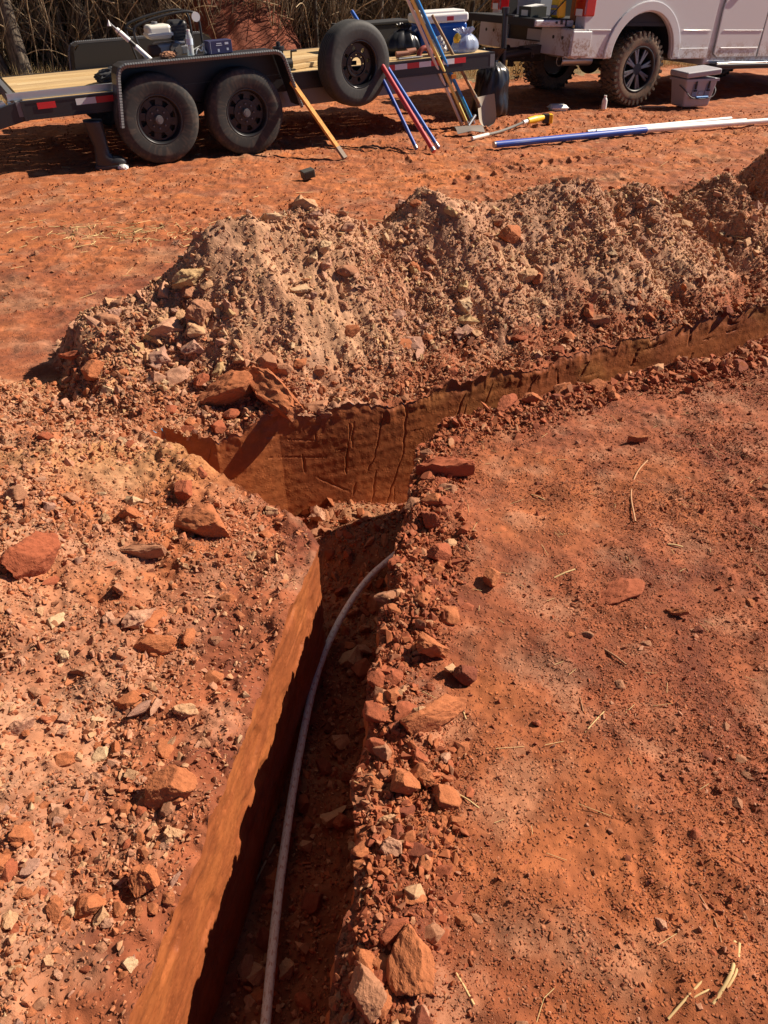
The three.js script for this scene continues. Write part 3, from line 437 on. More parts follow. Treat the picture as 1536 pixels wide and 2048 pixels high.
// dusty sidewalls: dried clay splashed in patches over the rubber
function dustTex(seed, clay, amount) { return tex(512, (i, j) => { const a = i / 512 * 6.283, x = Math.cos(a) * 2.4, y = Math.sin(a) * 2.4, v = j / 512; const k = clamp(sstep(0.1 - amount, 0.5 - amount, fbm3(x, y, v * 6 + seed, 4)) * 0.8 + 0.35 * sstep(0.0, 0.4, n3(x * 6, y * 6, v * 20)), 0, 1); const c = mixc([0.028, 0.028, 0.028], clay, k); return c.map(q => Math.pow(q, 1 / 2.2)); }, true); }
const tyreMat = mat([1, 1, 1], 0.85, { map: dustTex(1, [0.11, 0.08, 0.062], 0.03) }), tyreMudMat = mat([1, 1, 1], 0.95, { map: dustTex(5, [0.2, 0.13, 0.085], 0.45) }), spareMat = mat([1, 1, 1], 0.7, { map: dustTex(9, [0.06, 0.056, 0.052], -0.05) });

// tyre turned about the z axis, outer face towards +z; z runs from -w to 0
function tyreGeo(r, w, rim) {
  const p = [[rim * 0.98, -0.012], [rim * 1.0, -0.004], [rim * 1.05, 0.006], [rim * 1.1, 0.004], [rim * 1.16, 0.009], [(rim + r) * 0.5, 0.014], [r * 0.82, 0.012], [r * 0.86, 0.008], [r * 0.9, 0.006], [r * 0.955, -0.006], [r * 0.985, -0.022], [r, -0.045]];
  const groove = []; const n = 4; for (let i = 0; i < n; i++) { const c = -0.045 - (w - 0.09) * (i + 0.5) / n; groove.push([r, c + 0.008], [r - 0.009, c + 0.006], [r - 0.009, c - 0.006], [r, c - 0.008]); }
  const back = p.slice().reverse().map(([a, b]) => [a, -w - b]);
  return new THREE.LatheGeometry([...p, ...groove, ...back].map(([a, b]) => new THREE.Vector2(a, b)), 72).rotateX(Math.PI / 2);
}
function ringShape(r, holes) { const s = new THREE.Shape(); s.absarc(0, 0, r, 0, Math.PI * 2); holes.forEach(h => s.holes.push(h)); return s; }
function trailerWheel(parent, x, y, z, turn, tm, spare) {
  const w = new THREE.Group(); w.name = spare ? 'spare_wheel' : 'wheel'; parent.add(w); w.position.set(x, y, z); w.rotation.y = turn;
  part('tyre', tyreGeo(0.385, 0.22, 0.208), tm, w).rotation.z = x * 2.1;
  const bar = new THREE.LatheGeometry([[0.212, -0.002], [0.216, 0.004], [0.205, 0.006], [0.2, -0.004], [0.19, -0.02], [0.186, -0.07], [0.18, -0.075], [0.18, -0.2]].map(q => new THREE.Vector2(...q)), 56).rotateX(Math.PI / 2);
  const holes = []; for (let k = 0; k < 8; k++) { const a = k / 8 * Math.PI * 2 + 0.2, h = new THREE.Path(); if (spare) { h.absellipse(Math.cos(a) * 0.14, Math.sin(a) * 0.14, 0.024, 0.019, 0, Math.PI * 2, false, a); } else { const q = (r, d) => [Math.cos(a + d) * r, Math.sin(a + d) * r]; h.moveTo(...q(0.118, -0.12)); h.lineTo(...q(0.165, -0.2)); h.lineTo(...q(0.17, 0)); h.lineTo(...q(0.165, 0.2)); h.lineTo(...q(0.118, 0.12)); h.closePath(); } holes.push(h); }
  if (spare) { const c = new THREE.Path(); c.absarc(0, 0, 0.062, 0, Math.PI * 2, false); holes.push(c); for (let k = 0; k < 8; k++) { const a = k / 8 * 6.283, h = new THREE.Path(); h.absarc(Math.cos(a) * 0.083, Math.sin(a) * 0.083, 0.008, 0, Math.PI * 2, false); holes.push(h); } }
  part('rim', [bar, ext(ringShape(0.184, holes), 0.012, 0.002, 24).translate(0, 0, -0.07), ext(ringShape(0.115, spare ? [(() => { const c = new THREE.Path(); c.absarc(0, 0, 0.1, 0, Math.PI * 2, false); return c; })()] : []), 0.016, 0.004, 24).translate(0, 0, -0.062)], spare ? M.rimBlack : M.steelBlack, w);
  if (!spare) {
    part('hub_cap', [cyl(0.036, 0.042, 0.05, 24).rotateX(Math.PI / 2).translate(0, 0, -0.03), cyl(0.022, 0.022, 0.056, 20).rotateX(Math.PI / 2).translate(0, 0, -0.027)], M.greySteel, w);
    for (let k = 0; k < 8; k++) { const a = k / 8 * 6.283; part('lug_nut', cyl(0.008, 0.009, 0.022, 6).rotateX(Math.PI / 2).translate(Math.cos(a) * 0.078, Math.sin(a) * 0.078, -0.04), M.greySteel, w); }
    part('axle_drum', cyl(0.16, 0.16, 0.08, 28).rotateX(Math.PI / 2).translate(0, 0, -0.14), M.blackRough, w);
  }
  return w;
}

// ---------------------------------------------------------------- equipment trailer (x along it to the hitch, z towards the camera; its deck climbs towards the hitch)
const TR = thing('equipment_trailer', 'black tandem axle equipment trailer with plank deck hitched behind the white pickup', 'trailer');
TR.position.set(-2.11, 0, -7.95); TR.rotation.y = TW;
const DECK0 = 0.62, SLOPE = Math.atan(0.037);
const deckY = s => DECK0 + 0.037 * s;
function tp(name, geo, m, parent = TR) { const o = part(name, geo, m, parent); if (parent === TR) { o.position.set(0, DECK0, 0); o.rotation.z = SLOPE; } return o; }
function trailerPoint(s, y, o) { return TR.localToWorld(V3(s, y, -o)); }
TR.updateMatrixWorld(true);
const WID = 2.02;                                                          // deck, side to side
{
  for (const z of [-0.31, -0.31 - WID + 0.06]) {
    tp('side_rail', [box(5.1, 0.02, 0.06, 1.4, -0.012, z), box(5.1, 0.12, 0.012, 1.4, -0.082, z + (z > -1 ? 0.02 : -0.02)), box(5.1, 0.018, 0.06, 1.4, -0.148, z)], M.steelBlack);
    tp('main_beam', [box(2.4, 0.15, 0.07, 2.15, -0.235, z - (z > -1 ? 0.05 : -0.05)), cyl(0.075, 0.075, 0.07, 20).rotateX(Math.PI / 2).translate(3.35, -0.235, z - (z > -1 ? 0.05 : -0.05))], M.greySteel);
    const pr = poly([[-1.15, 0], [-1.15, -0.155], [-1.9, -0.3], [-1.9, -0.16]]); tp('dovetail_rail', ext(pr, 0.05, 0.004).translate(0, 0, z - 0.025), M.steelBlack);
    tp('rail_joint', box(0.03, 0.16, 0.012, -1.14, -0.08, z + (z > -1 ? 0.034 : -0.034)), M.black);
  }
  const n = 10, pw = (WID - 0.14) / n;
  for (let i = 0; i < n; i++) { const L = 5.05, g = rbox(L, 0.038, pw - 0.009, 0.004); const uv = g.attributes.uv, p = g.attributes.position; for (let k = 0; k < uv.count; k++) uv.setXY(k, p.getX(k) * 0.5 + i * 0.37, p.getZ(k) * 2 + i * 0.23); const o = tp('deck_plank', g, woodMats[(i * 7) % 4]); o.position.copy(V3(1.4, -0.022, -0.35 - pw * (i + 0.5)).applyAxisAngle(V3(0, 0, 1), SLOPE)); o.position.y += DECK0 + 0.0; }
  for (const x of [-1.05, -0.2, 0.6, 1.4, 2.2, 3, 3.8]) tp('cross_member', box(0.05, 0.09, WID - 0.12, x, -0.095, -0.28 - WID / 2), M.steelBlack);
  tp('tail_edge', box(0.05, 0.12, WID, -1.17, -0.062, -0.28 - WID / 2), M.greySteel);
  for (const x of [-1.45, -1.8]) tp('dovetail_crossbar', box(0.04, 0.06, WID - 0.05, x, -0.12 - (x < -1.6 ? 0.08 : 0), -0.28 - WID / 2), M.steelBlack);
  tp('ramp_hinge', [rod(V3(-1.3, -0.03, -0.35), V3(-1.3, -0.03, -0.5), 0.028, 0.028, 16), rod(V3(-1.24, -0.02, -0.36), V3(-1.24, -0.02, -0.43), 0.016)], M.alu);
  tp('front_rail', box(0.06, 0.15, WID, 3.92, -0.08, -0.28 - WID / 2), M.greySteel);
  // tongue, jack, coupler
  const tz = -0.28 - WID / 2;
  tp('tongue', [rod(V3(3.85, -0.15, tz + 0.5), V3(5.15, -0.16, tz + 0.05), 0.05, 0.05, 4), rod(V3(3.85, -0.15, tz - 0.5), V3(5.15, -0.16, tz - 0.05), 0.05, 0.05, 4), box(0.3, 0.1, 0.12, 5.2, -0.15, tz)], M.steelBlack);
  tp('jack', [rod(V3(4.55, -0.42, tz + 0.32), V3(4.55, 0.3, tz + 0.32), 0.035), rod(V3(4.55, 0.3, tz + 0.32), V3(4.55, 0.36, tz + 0.32), 0.045), rod(V3(4.55, 0.28, tz + 0.32), V3(4.55, 0.28, tz + 0.5), 0.012), box(0.14, 0.012, 0.14, 4.55, -0.42, tz + 0.32)], M.steelBlack);
  for (const dz of [0.12, -0.1]) { const g = []; for (let k = 0; k < 9; k++) { const t = k / 8, x = 5.0 - 0.2 * t + 0.35 * t, y = -0.2 - 0.28 * Math.sin(t * 3.14), e = new THREE.TorusGeometry(0.018, 0.005, 6, 12).scale(1.4, 1, 1); if (k % 2) e.rotateX(Math.PI / 2); g.push(e.rotateZ(Math.cos(t * 3.14) * -1).translate(x, y, tz + dz)); } tp('safety_chain', g, M.steelBlack); }
  // fenders: flat top, sloped ends, rolled tread edge
  for (const side of [0, 1]) {
    const z0 = side ? -0.28 - WID - 0.29 : -0.27, z1 = side ? -0.28 - WID - 0.01 : 0.02, dz = z1 - z0, zm = (z0 + z1) / 2, zi = side ? z1 : z0, zo = side ? z0 : z1;
    const path = [[-0.37, -0.25], [-0.31, 0.16], [-0.285, 0.215], [-0.23, 0.24], [1.2, 0.24], [1.255, 0.225], [1.29, 0.18], [1.43, -0.26]];
    const outer = path.map(([x, y]) => new THREE.Vector2(x, y)), inner = path.map(([x, y], i) => { const a = path[Math.max(0, i - 1)], b = path[Math.min(path.length - 1, i + 1)], l = Math.hypot(b[0] - a[0], b[1] - a[1]); return new THREE.Vector2(x + (b[1] - a[1]) / l * 0.006, y - (b[0] - a[0]) / l * 0.006); });
    const f = tp('fender', ext(new THREE.Shape([...outer, ...inner.reverse()]), dz, 0).translate(0, 0, Math.min(z0, z1)), M.steelBlack);
    const edge = [], cv = path.map(([x, y]) => V3(x, y, zo)), curve = new THREE.CurvePath(); for (let i = 0; i + 1 < cv.length; i++) curve.add(new THREE.LineCurve3(cv[i], cv[i + 1]));
    const N = 110; for (let k = 0; k < N; k++) { const a = curve.getPointAt(k / N), b = curve.getPointAt((k + 1) / N); const g = box(a.distanceTo(b) * 0.72, 0.03, 0.026); g.rotateX(0.5).rotateZ(Math.atan2(b.y - a.y, b.x - a.x)).translate((a.x + b.x) / 2, (a.y + b.y) / 2 - 0.012, (a.z + b.z) / 2); edge.push(g); }
    part('tread_edge', [...edge, ...cv.slice(0, -1).map((a, i) => rod(a.clone().add(V3(0, -0.012, 0)), cv[i + 1].clone().add(V3(0, -0.012, 0)), 0.011, 0.011, 6))], M.greySteel, f);
    part('inner_panel', ext(poly([[-0.33, 0.0], [-0.305, 0.16], [-0.23, 0.232], [1.2, 0.232], [1.285, 0.18], [1.35, 0.0]]), 0.008).translate(0, 0, zi - (side ? 0 : 0.01)), M.black, f);
  }
  tp('fender_post', [rod(V3(1.37, -0.05, -0.33), V3(1.37, 0.22, -0.33), 0.045, 0.045, 16), rod(V3(1.37, 0.2, -0.33), V3(1.37, 0.235, -0.33), 0.06, 0.06, 18), rod(V3(1.37, 0.235, -0.33), V3(1.37, 0.275, -0.33), 0.022, 0.022, 6)], M.steelBlack);
  // reflective tape
  const tape = (x0, x1, m) => tp('reflective_tape', box(x1 - x0, 0.052, 0.002, (x0 + x1) / 2, -0.05, -0.278), m);
  tape(-1.02, -0.86, M.tapeRed); tape(-0.68, -0.5, M.tapeWhite); tape(-0.499, -0.33, M.tapeRed);
  for (let k = 0; k < 8; k++) tape(2.36 + k * 0.15, 2.36 + k * 0.15 + 0.1499, k % 2 ? M.tapeRed : M.tapeWhite);
  tp('side_marker', box(0.06, 0.04, 0.02, 3.4, -0.2, -0.27), mat([0.5, 0.16, 0.02], 0.3));
  for (const x of [0, 0.864]) {
    trailerWheel(TR, x, 0.385, 0, 0, tyreMat, false);
    const w = trailerWheel(TR, x, 0.385, -0.56 - WID, Math.PI, tyreMat, false); w.position.z = -0.28 - WID - 0.28;
    part('axle', rod(V3(x, 0.385, -0.2), V3(x, 0.385, -0.28 - WID - 0.08), 0.05), M.blackRough, TR);
  }
  part('spring_hanger', [box(0.5, 0.06, 0.06, 0.43, 0.43, -0.33), box(0.05, 0.2, 0.05, 0.43, 0.5, -0.33)], M.blackRough, TR);
  const sp = trailerWheel(TR, 2.1, 0.742, 0.0, 0.1, spareMat, true);
  part('spare_bracket', [box(0.05, 0.4, 0.05, 2.08, 0.62, -0.3), box(0.14, 0.04, 0.012, 2.09, 0.74, -0.2), box(0.04, 0.04, 0.12, 2.08, 0.74, -0.25)], M.steelBlack, TR);
}

// ---------------------------------------------------------------- pickup truck (x forward, z towards the camera; origin below its rear wheel's outer face)
const PK = thing('pickup_truck', 'white four door pickup truck with muddy tyres and its tailgate dropped open', 'truck');
PK.position.set(3.38, 0, -11.6); PK.rotation.y = 28 * Math.PI / 180;
{
  const tilt = -0.03; const bp = (name, geo, m, parent = PK) => { const o = part(name, geo, m, parent); if (parent === PK) { o.rotation.z = tilt; o.position.y = 0.0; } return o; };
  const W = 2.0, zN = 0.0, zF = -W;
  const arch = (s, cx, cy, rx, ry, rev) => { for (let k = 0; k <= 20; k++) { const a = Math.PI * (1 - k / 20); s.lineTo(cx + Math.cos(a) * rx * (Math.cos(a) < 0 ? 1.06 : 1), cy + Math.sin(a) * ry); } };
  const bedShape = () => { const s = new THREE.Shape(); s.moveTo(-1.02, 0.58); s.lineTo(-0.56, 0.57); arch(s, 0.0, 0.58, 0.52, 0.5); s.lineTo(0.54, 0.55); s.lineTo(1.18, 0.55); s.lineTo(1.2, 1.5); s.lineTo(-1.06, 1.5); s.lineTo(-1.04, 0.95); s.closePath(); return s; };
  const flare = () => { const s = new THREE.Shape(); s.moveTo(-0.66, 0.57); for (let k = 0; k <= 24; k++) { const a = Math.PI * (1 - k / 24); s.lineTo(Math.cos(a) * 0.63 * (Math.cos(a) < 0 ? 1.05 : 1), 0.58 + Math.sin(a) * 0.6); } s.lineTo(0.62, 0.57); s.lineTo(0.54, 0.57); for (let k = 24; k >= 0; k--) { const a = Math.PI * (1 - k / 24); s.lineTo(Math.cos(a) * 0.53 * (Math.cos(a) < 0 ? 1.06 : 1), 0.58 + Math.sin(a) * 0.51); } s.closePath(); return s; };
  for (const sd of [0, 1]) {
    const z = sd ? zF : zN - 0.06;
    const b = bp('bedside', ext(bedShape(), 0.06, 0.012, 20).translate(0, 0, z), M.paint);
    part('wheel_flare', ext(flare(), 0.03, 0.012, 20).translate(0, 0, sd ? zF - 0.024 : zN - 0.006), M.paint, b);
    part('body_crease', [rbox(0.37, 0.012, 0.01, 0.004, -0.8, 0.87, sd ? zF - 0.003 : zN + 0.003), rbox(0.5, 0.012, 0.01, 0.004, 0.9, 0.87, sd ? zF - 0.003 : zN + 0.003)], M.paint, b);
    // lower body step below the crease, catching the sky
    part('lower_step', ext(poly([[0.64, 0.55], [1.17, 0.55], [1.17, 0.66], [0.66, 0.66]]), 0.02, 0.008).translate(0, 0, sd ? zF - 0.012 : zN - 0.008), M.paint, b);
  }
  bp('wheel_well', [new THREE.CylinderGeometry(0.52, 0.52, 0.5, 24, 1, true, 0, Math.PI).rotateX(Math.PI / 2).rotateZ(Math.PI / 2).translate(0, 0.6, -0.32), box(1.1, 0.6, 0.02, 0, 0.8, -0.55)], M.bed);
  M.bed.side = THREE.DoubleSide;
  bp('bed_floor', [box(2.2, 0.04, W - 0.12, 0.08, 0.93, -W / 2), box(0.04, 0.6, W - 0.12, 1.16, 1.22, -W / 2), box(1.0, 0.28, 0.16, 0.0, 1.08, -0.16), box(1.0, 0.28, 0.16, 0.0, 1.08, -W + 0.16)], M.bed);
  bp('bed_inner_side', [box(2.15, 0.55, 0.012, 0.06, 1.2, -0.075), box(2.15, 0.55, 0.012, 0.06, 1.2, -W + 0.075)], M.bed);
  bp('chassis_rail', [box(6.2, 0.14, 0.1, 1.9, 0.58, -0.55), box(6.2, 0.14, 0.1, 1.9, 0.58, -W + 0.55), box(2.2, 0.16, 0.6, 0.9, 0.66, -W / 2)], M.blackRough);
  bp('rear_axle', [rod(V3(0, 0.45, -0.2), V3(0, 0.45, -W + 0.2), 0.06), new THREE.SphereGeometry(0.16, 18, 12).translate(0, 0.45, -W / 2)], M.blackRough);
  // rear bumper, open tailgate, lamps
  const bum = bp('rear_bumper', [ext(poly([[0, 0.6], [0.02, 0.86], [0.03, 0.87], [0.2, 0.87], [0.2, 0.6], [0.12, 0.57]]), 0.62, 0.012).translate(-1.24, 0, -0.62 + 0.015), ext(poly([[0, 0.6], [0.02, 0.86], [0.2, 0.87], [0.2, 0.6], [0.12, 0.57]]), 0.62, 0.012).translate(-1.24, 0, -W - 0.015), ext(poly([[0.01, 0.6], [0.01, 0.7], [0.2, 0.7], [0.2, 0.6]]), 0.78, 0.008).translate(-1.24, 0, -1.39)], M.paint);
  part('bumper_recess', box(0.1, 0.17, 0.76, -1.13, 0.785, -W / 2), M.black, bum);
  part('licence_plate', box(0.006, 0.12, 0.3, -1.19, 0.78, -0.8), mat([0.45, 0.46, 0.45], 0.6), bum);
  for (const z of [-0.16, -0.34, -1.66, -1.84]) part('parking_sensor', cyl(0.02, 0.02, 0.012, 14).rotateZ(Math.PI / 2).translate(-1.237, 0.78, z), M.black, bum);
  part('bumper_end', rbox(0.3, 0.27, 0.03, 0.012, -1.08, 0.725, 0.016), M.paint, bum);
  const gate = bp('tailgate', [rbox(0.6, 0.075, W - 0.36, 0.02, -1.37, 0.93, -W / 2)], M.paint);
  part('tailgate_lining', [box(0.56, 0.012, W - 0.44, -1.37, 0.973, -W / 2), box(0.02, 0.08, W - 0.4, -1.672, 0.935, -W / 2)], M.bed, gate);
  for (const z of [-0.2, -W + 0.2]) { part('tailgate_cable', rod(V3(-1.5, 0.96, z), V3(-1.08, 1.3, z), 0.006), M.black, gate); part('gate_latch', [rod(V3(-1.35, 0.94, z + (z > -1 ? 0.02 : -0.02)), V3(-1.35, 0.94, z + (z > -1 ? 0.035 : -0.035)), 0.014), box(0.035, 0.05, 0.008, -1.27, 0.945, z + (z > -1 ? 0.024 : -0.024)), box(0.02, 0.07, 0.008, -1.2, 0.935, z + (z > -1 ? 0.024 : -0.024))], M.black, gate); }
  for (const z of [-0.1, -W + 0.1]) {
    const l = bp('tail_lamp', rbox(0.16, 0.4, 0.22, 0.02, -1.0, 1.21, z + (z > -1 ? 0.004 : -0.004)), M.lampRed);
    part('reverse_lens', rbox(0.02, 0.07, 0.12, 0.006, -1.078, 1.05, z), M.white, l);
    bp('bed_corner', box(0.12, 0.34, 0.16, -0.99, 0.86, z), M.paint);
  }
  bp('bed_inner_post', [box(0.06, 0.5, 0.1, -1.02, 1.2, -0.25)], M.rust);
  bp('exhaust_pipe', [new THREE.CylinderGeometry(0.06, 0.06, 0.5, 22, 1, true).rotateZ(Math.PI / 2).translate(-0.85, 0.52, -0.32), new THREE.TorusGeometry(0.06, 0.006, 8, 24).rotateY(Math.PI / 2).translate(-1.1, 0.52, -0.32)], M.steel);
  bp('hitch', [box(0.5, 0.08, 0.08, -1.15, 0.5, -W / 2), box(0.06, 0.2, 0.06, -1.38, 0.5, -W / 2), new THREE.SphereGeometry(0.035, 14, 10).translate(-1.45, 0.62, -W / 2), box(0.1, 0.03, 0.08, -1.44, 0.575, -W / 2)], M.blackRough);
  // cab
  const cab = new THREE.Shape([[1.24, 0.5], [3.0, 0.5], [3.42, 0.6], [3.5, 1.1], [3.52, 1.32], [3.1, 1.36], [2.62, 1.92], [2.4, 1.98], [1.5, 1.98], [1.34, 1.9], [1.24, 1.36]].map(q => new THREE.Vector2(...q)));
  const cb = bp('cab', ext(cab, W - 0.08, 0.04, 12).translate(0, 0, -W + 0.04), M.paint);
  for (const z of [-0.028, -W + 0.018]) {
    const dr = part('door', ext(poly([[1.34, 0.6], [1.4, 0.56], [2.18, 0.56], [2.2, 1.34], [1.37, 1.34], [1.33, 1.1]]), 0.02, 0.008).translate(0, 0, z + (z > -1 ? 0.006 : -0.016)), M.paint, cb);
    const dr2 = part('door', ext(poly([[2.225, 0.56], [3.1, 0.56], [3.2, 0.72], [3.2, 1.34], [2.225, 1.34]]), 0.02, 0.008).translate(0, 0, z + (z > -1 ? 0.006 : -0.016)), M.paint, cb);
    part('window', ext(poly([[1.42, 1.4], [2.15, 1.4], [2.15, 1.86], [1.55, 1.86]]), 0.012, 0.003).translate(0, 0, z + 0.016 * (z > -1 ? 1 : -1)), M.glass, cb); part('window', ext(poly([[2.25, 1.4], [2.95, 1.4], [2.56, 1.86], [2.25, 1.86]]), 0.012, 0.003).translate(0, 0, z + 0.016 * (z > -1 ? 1 : -1)), M.glass, cb);
    part('handle', rbox(0.14, 0.03, 0.03, 0.01, 1.5, 1.24, z + 0.02 * (z > -1 ? 1.6 : -1)), M.paint, cb);
    part('door_crease', rbox(0.78, 0.012, 0.01, 0.004, 1.8, 0.87, z + (z > -1 ? 0.029 : -0.014)), M.paint, cb); part('rocker_highlight_strip', rbox(0.76, 0.02, 0.012, 0.005, 1.8, 0.66, z + (z > -1 ? 0.03 : -0.014)), M.paint, cb);
    bp('running_board', [rbox(2.0, 0.05, 0.14, 0.02, 2.3, 0.46, z + (z > -1 ? 0.07 : -0.05)), box(1.9, 0.05, 0.1, 2.3, 0.43, z + (z > -1 ? -0.02 : 0.04))], M.black);
    bp('running_board_trim', rbox(1.96, 0.016, 0.05, 0.006, 2.3, 0.492, z + (z > -1 ? 0.11 : -0.09)), M.chrome);
  }
  bp('hood', ext(poly([[3.42, 0.62], [3.52, 1.34], [4.5, 1.28], [4.72, 1.2], [4.74, 0.62], [4.2, 0.62], [4.1, 0.95], [3.85, 1.1], [3.6, 1.1], [3.45, 0.95]]), W - 0.06, 0.04).translate(0, 0, -W + 0.03), M.paint);
  bp('front_bumper', rbox(0.2, 0.28, W, 0.05, 4.8, 0.62, -W / 2), M.chrome);
  bp('windscreen', ext(poly([[2.72, 1.86], [3.14, 1.38], [3.16, 1.4], [2.74, 1.88]]), W - 0.3).translate(0, 0, -W + 0.15), M.glass);
  const spokeMat = mat([0.22, 0.225, 0.235], 0.35, { metalness: 0.6 });
  // wheels: lugged mud tyres, eight-spoke alloy rims
  const R0 = 0.43, WT = 0.3;
  for (const [x, near] of [[0, 1], [0, 0], [3.57, 1], [3.57, 0]]) {
    const w = new THREE.Group(); w.name = 'wheel'; PK.add(w); w.position.set(x, R0, near ? 0 : -W); if (!near) w.rotation.y = Math.PI; w.rotation.z = x;
    const prof = [[0.255, -0.02], [0.262, -0.004], [0.28, 0.004], [0.33, 0.01], [0.375, 0.004], [0.4, -0.012], [0.408, -0.03], [0.408, -WT + 0.03], [0.4, -WT + 0.012], [0.33, -WT - 0.01], [0.26, -WT]];
    const ty = part('tyre', new THREE.LatheGeometry(prof.map(q => new THREE.Vector2(...q)), 64).rotateX(Math.PI / 2), tyreMudMat, w);
    const lugs = [], n = 34; for (let k = 0; k < n; k++) for (const [z, l, off] of [[-0.035, 0.07, 0], [-0.115, 0.06, 0.5], [-WT + 0.115, 0.06, 0], [-WT + 0.035, 0.07, 0.5]]) { const a = (k + off) / n * 6.283; lugs.push(box(0.03, 0.048, l, 0, 0, 0).rotateY((k % 2 ? 0.3 : -0.25)).translate(0, 0.407, z).rotateZ(a)); }
    for (let k = 0; k < n; k++) lugs.push(box(0.034, 0.05, 0.022, 0, 0.39, -0.004).rotateZ(k / n * 6.283));
    part('tread_lugs', lugs, M.mudRubber, ty);
    const rim = part('rim', [new THREE.LatheGeometry([[0.262, 0.0], [0.266, 0.006], [0.25, 0.006], [0.24, -0.01], [0.228, -0.1], [0.222, -0.25]].map(q => new THREE.Vector2(...q)), 56).rotateX(Math.PI / 2), cyl(0.07, 0.085, 0.06, 26).rotateX(Math.PI / 2).translate(0, 0, -0.06), cyl(0.21, 0.21, 0.04, 30).rotateX(Math.PI / 2).translate(0, 0, -0.2)], M.black, w);
    for (let k = 0; k < 8; k++) { const a = k / 8 * 6.283 + 0.25, s = poly([[-0.013, 0.06], [0.013, 0.06], [0.02, 0.12], [0.036, 0.238], [0.012, 0.238], [0.0, 0.15], [-0.012, 0.238], [-0.036, 0.238], [-0.02, 0.12]]); part('spoke', ext(s, 0.03, 0.004).translate(0, 0, -0.06).rotateZ(a), spokeMat, rim); }
  }
  bp('front_axle', rod(V3(3.57, 0.45, -0.2), V3(3.57, 0.45, -W + 0.2), 0.05), M.blackRough);
}
TR.updateMatrixWorld(true); PK.updateMatrixWorld(true);
const TRUCK_P = (x, y, z) => PK.localToWorld(V3(x, y, z));

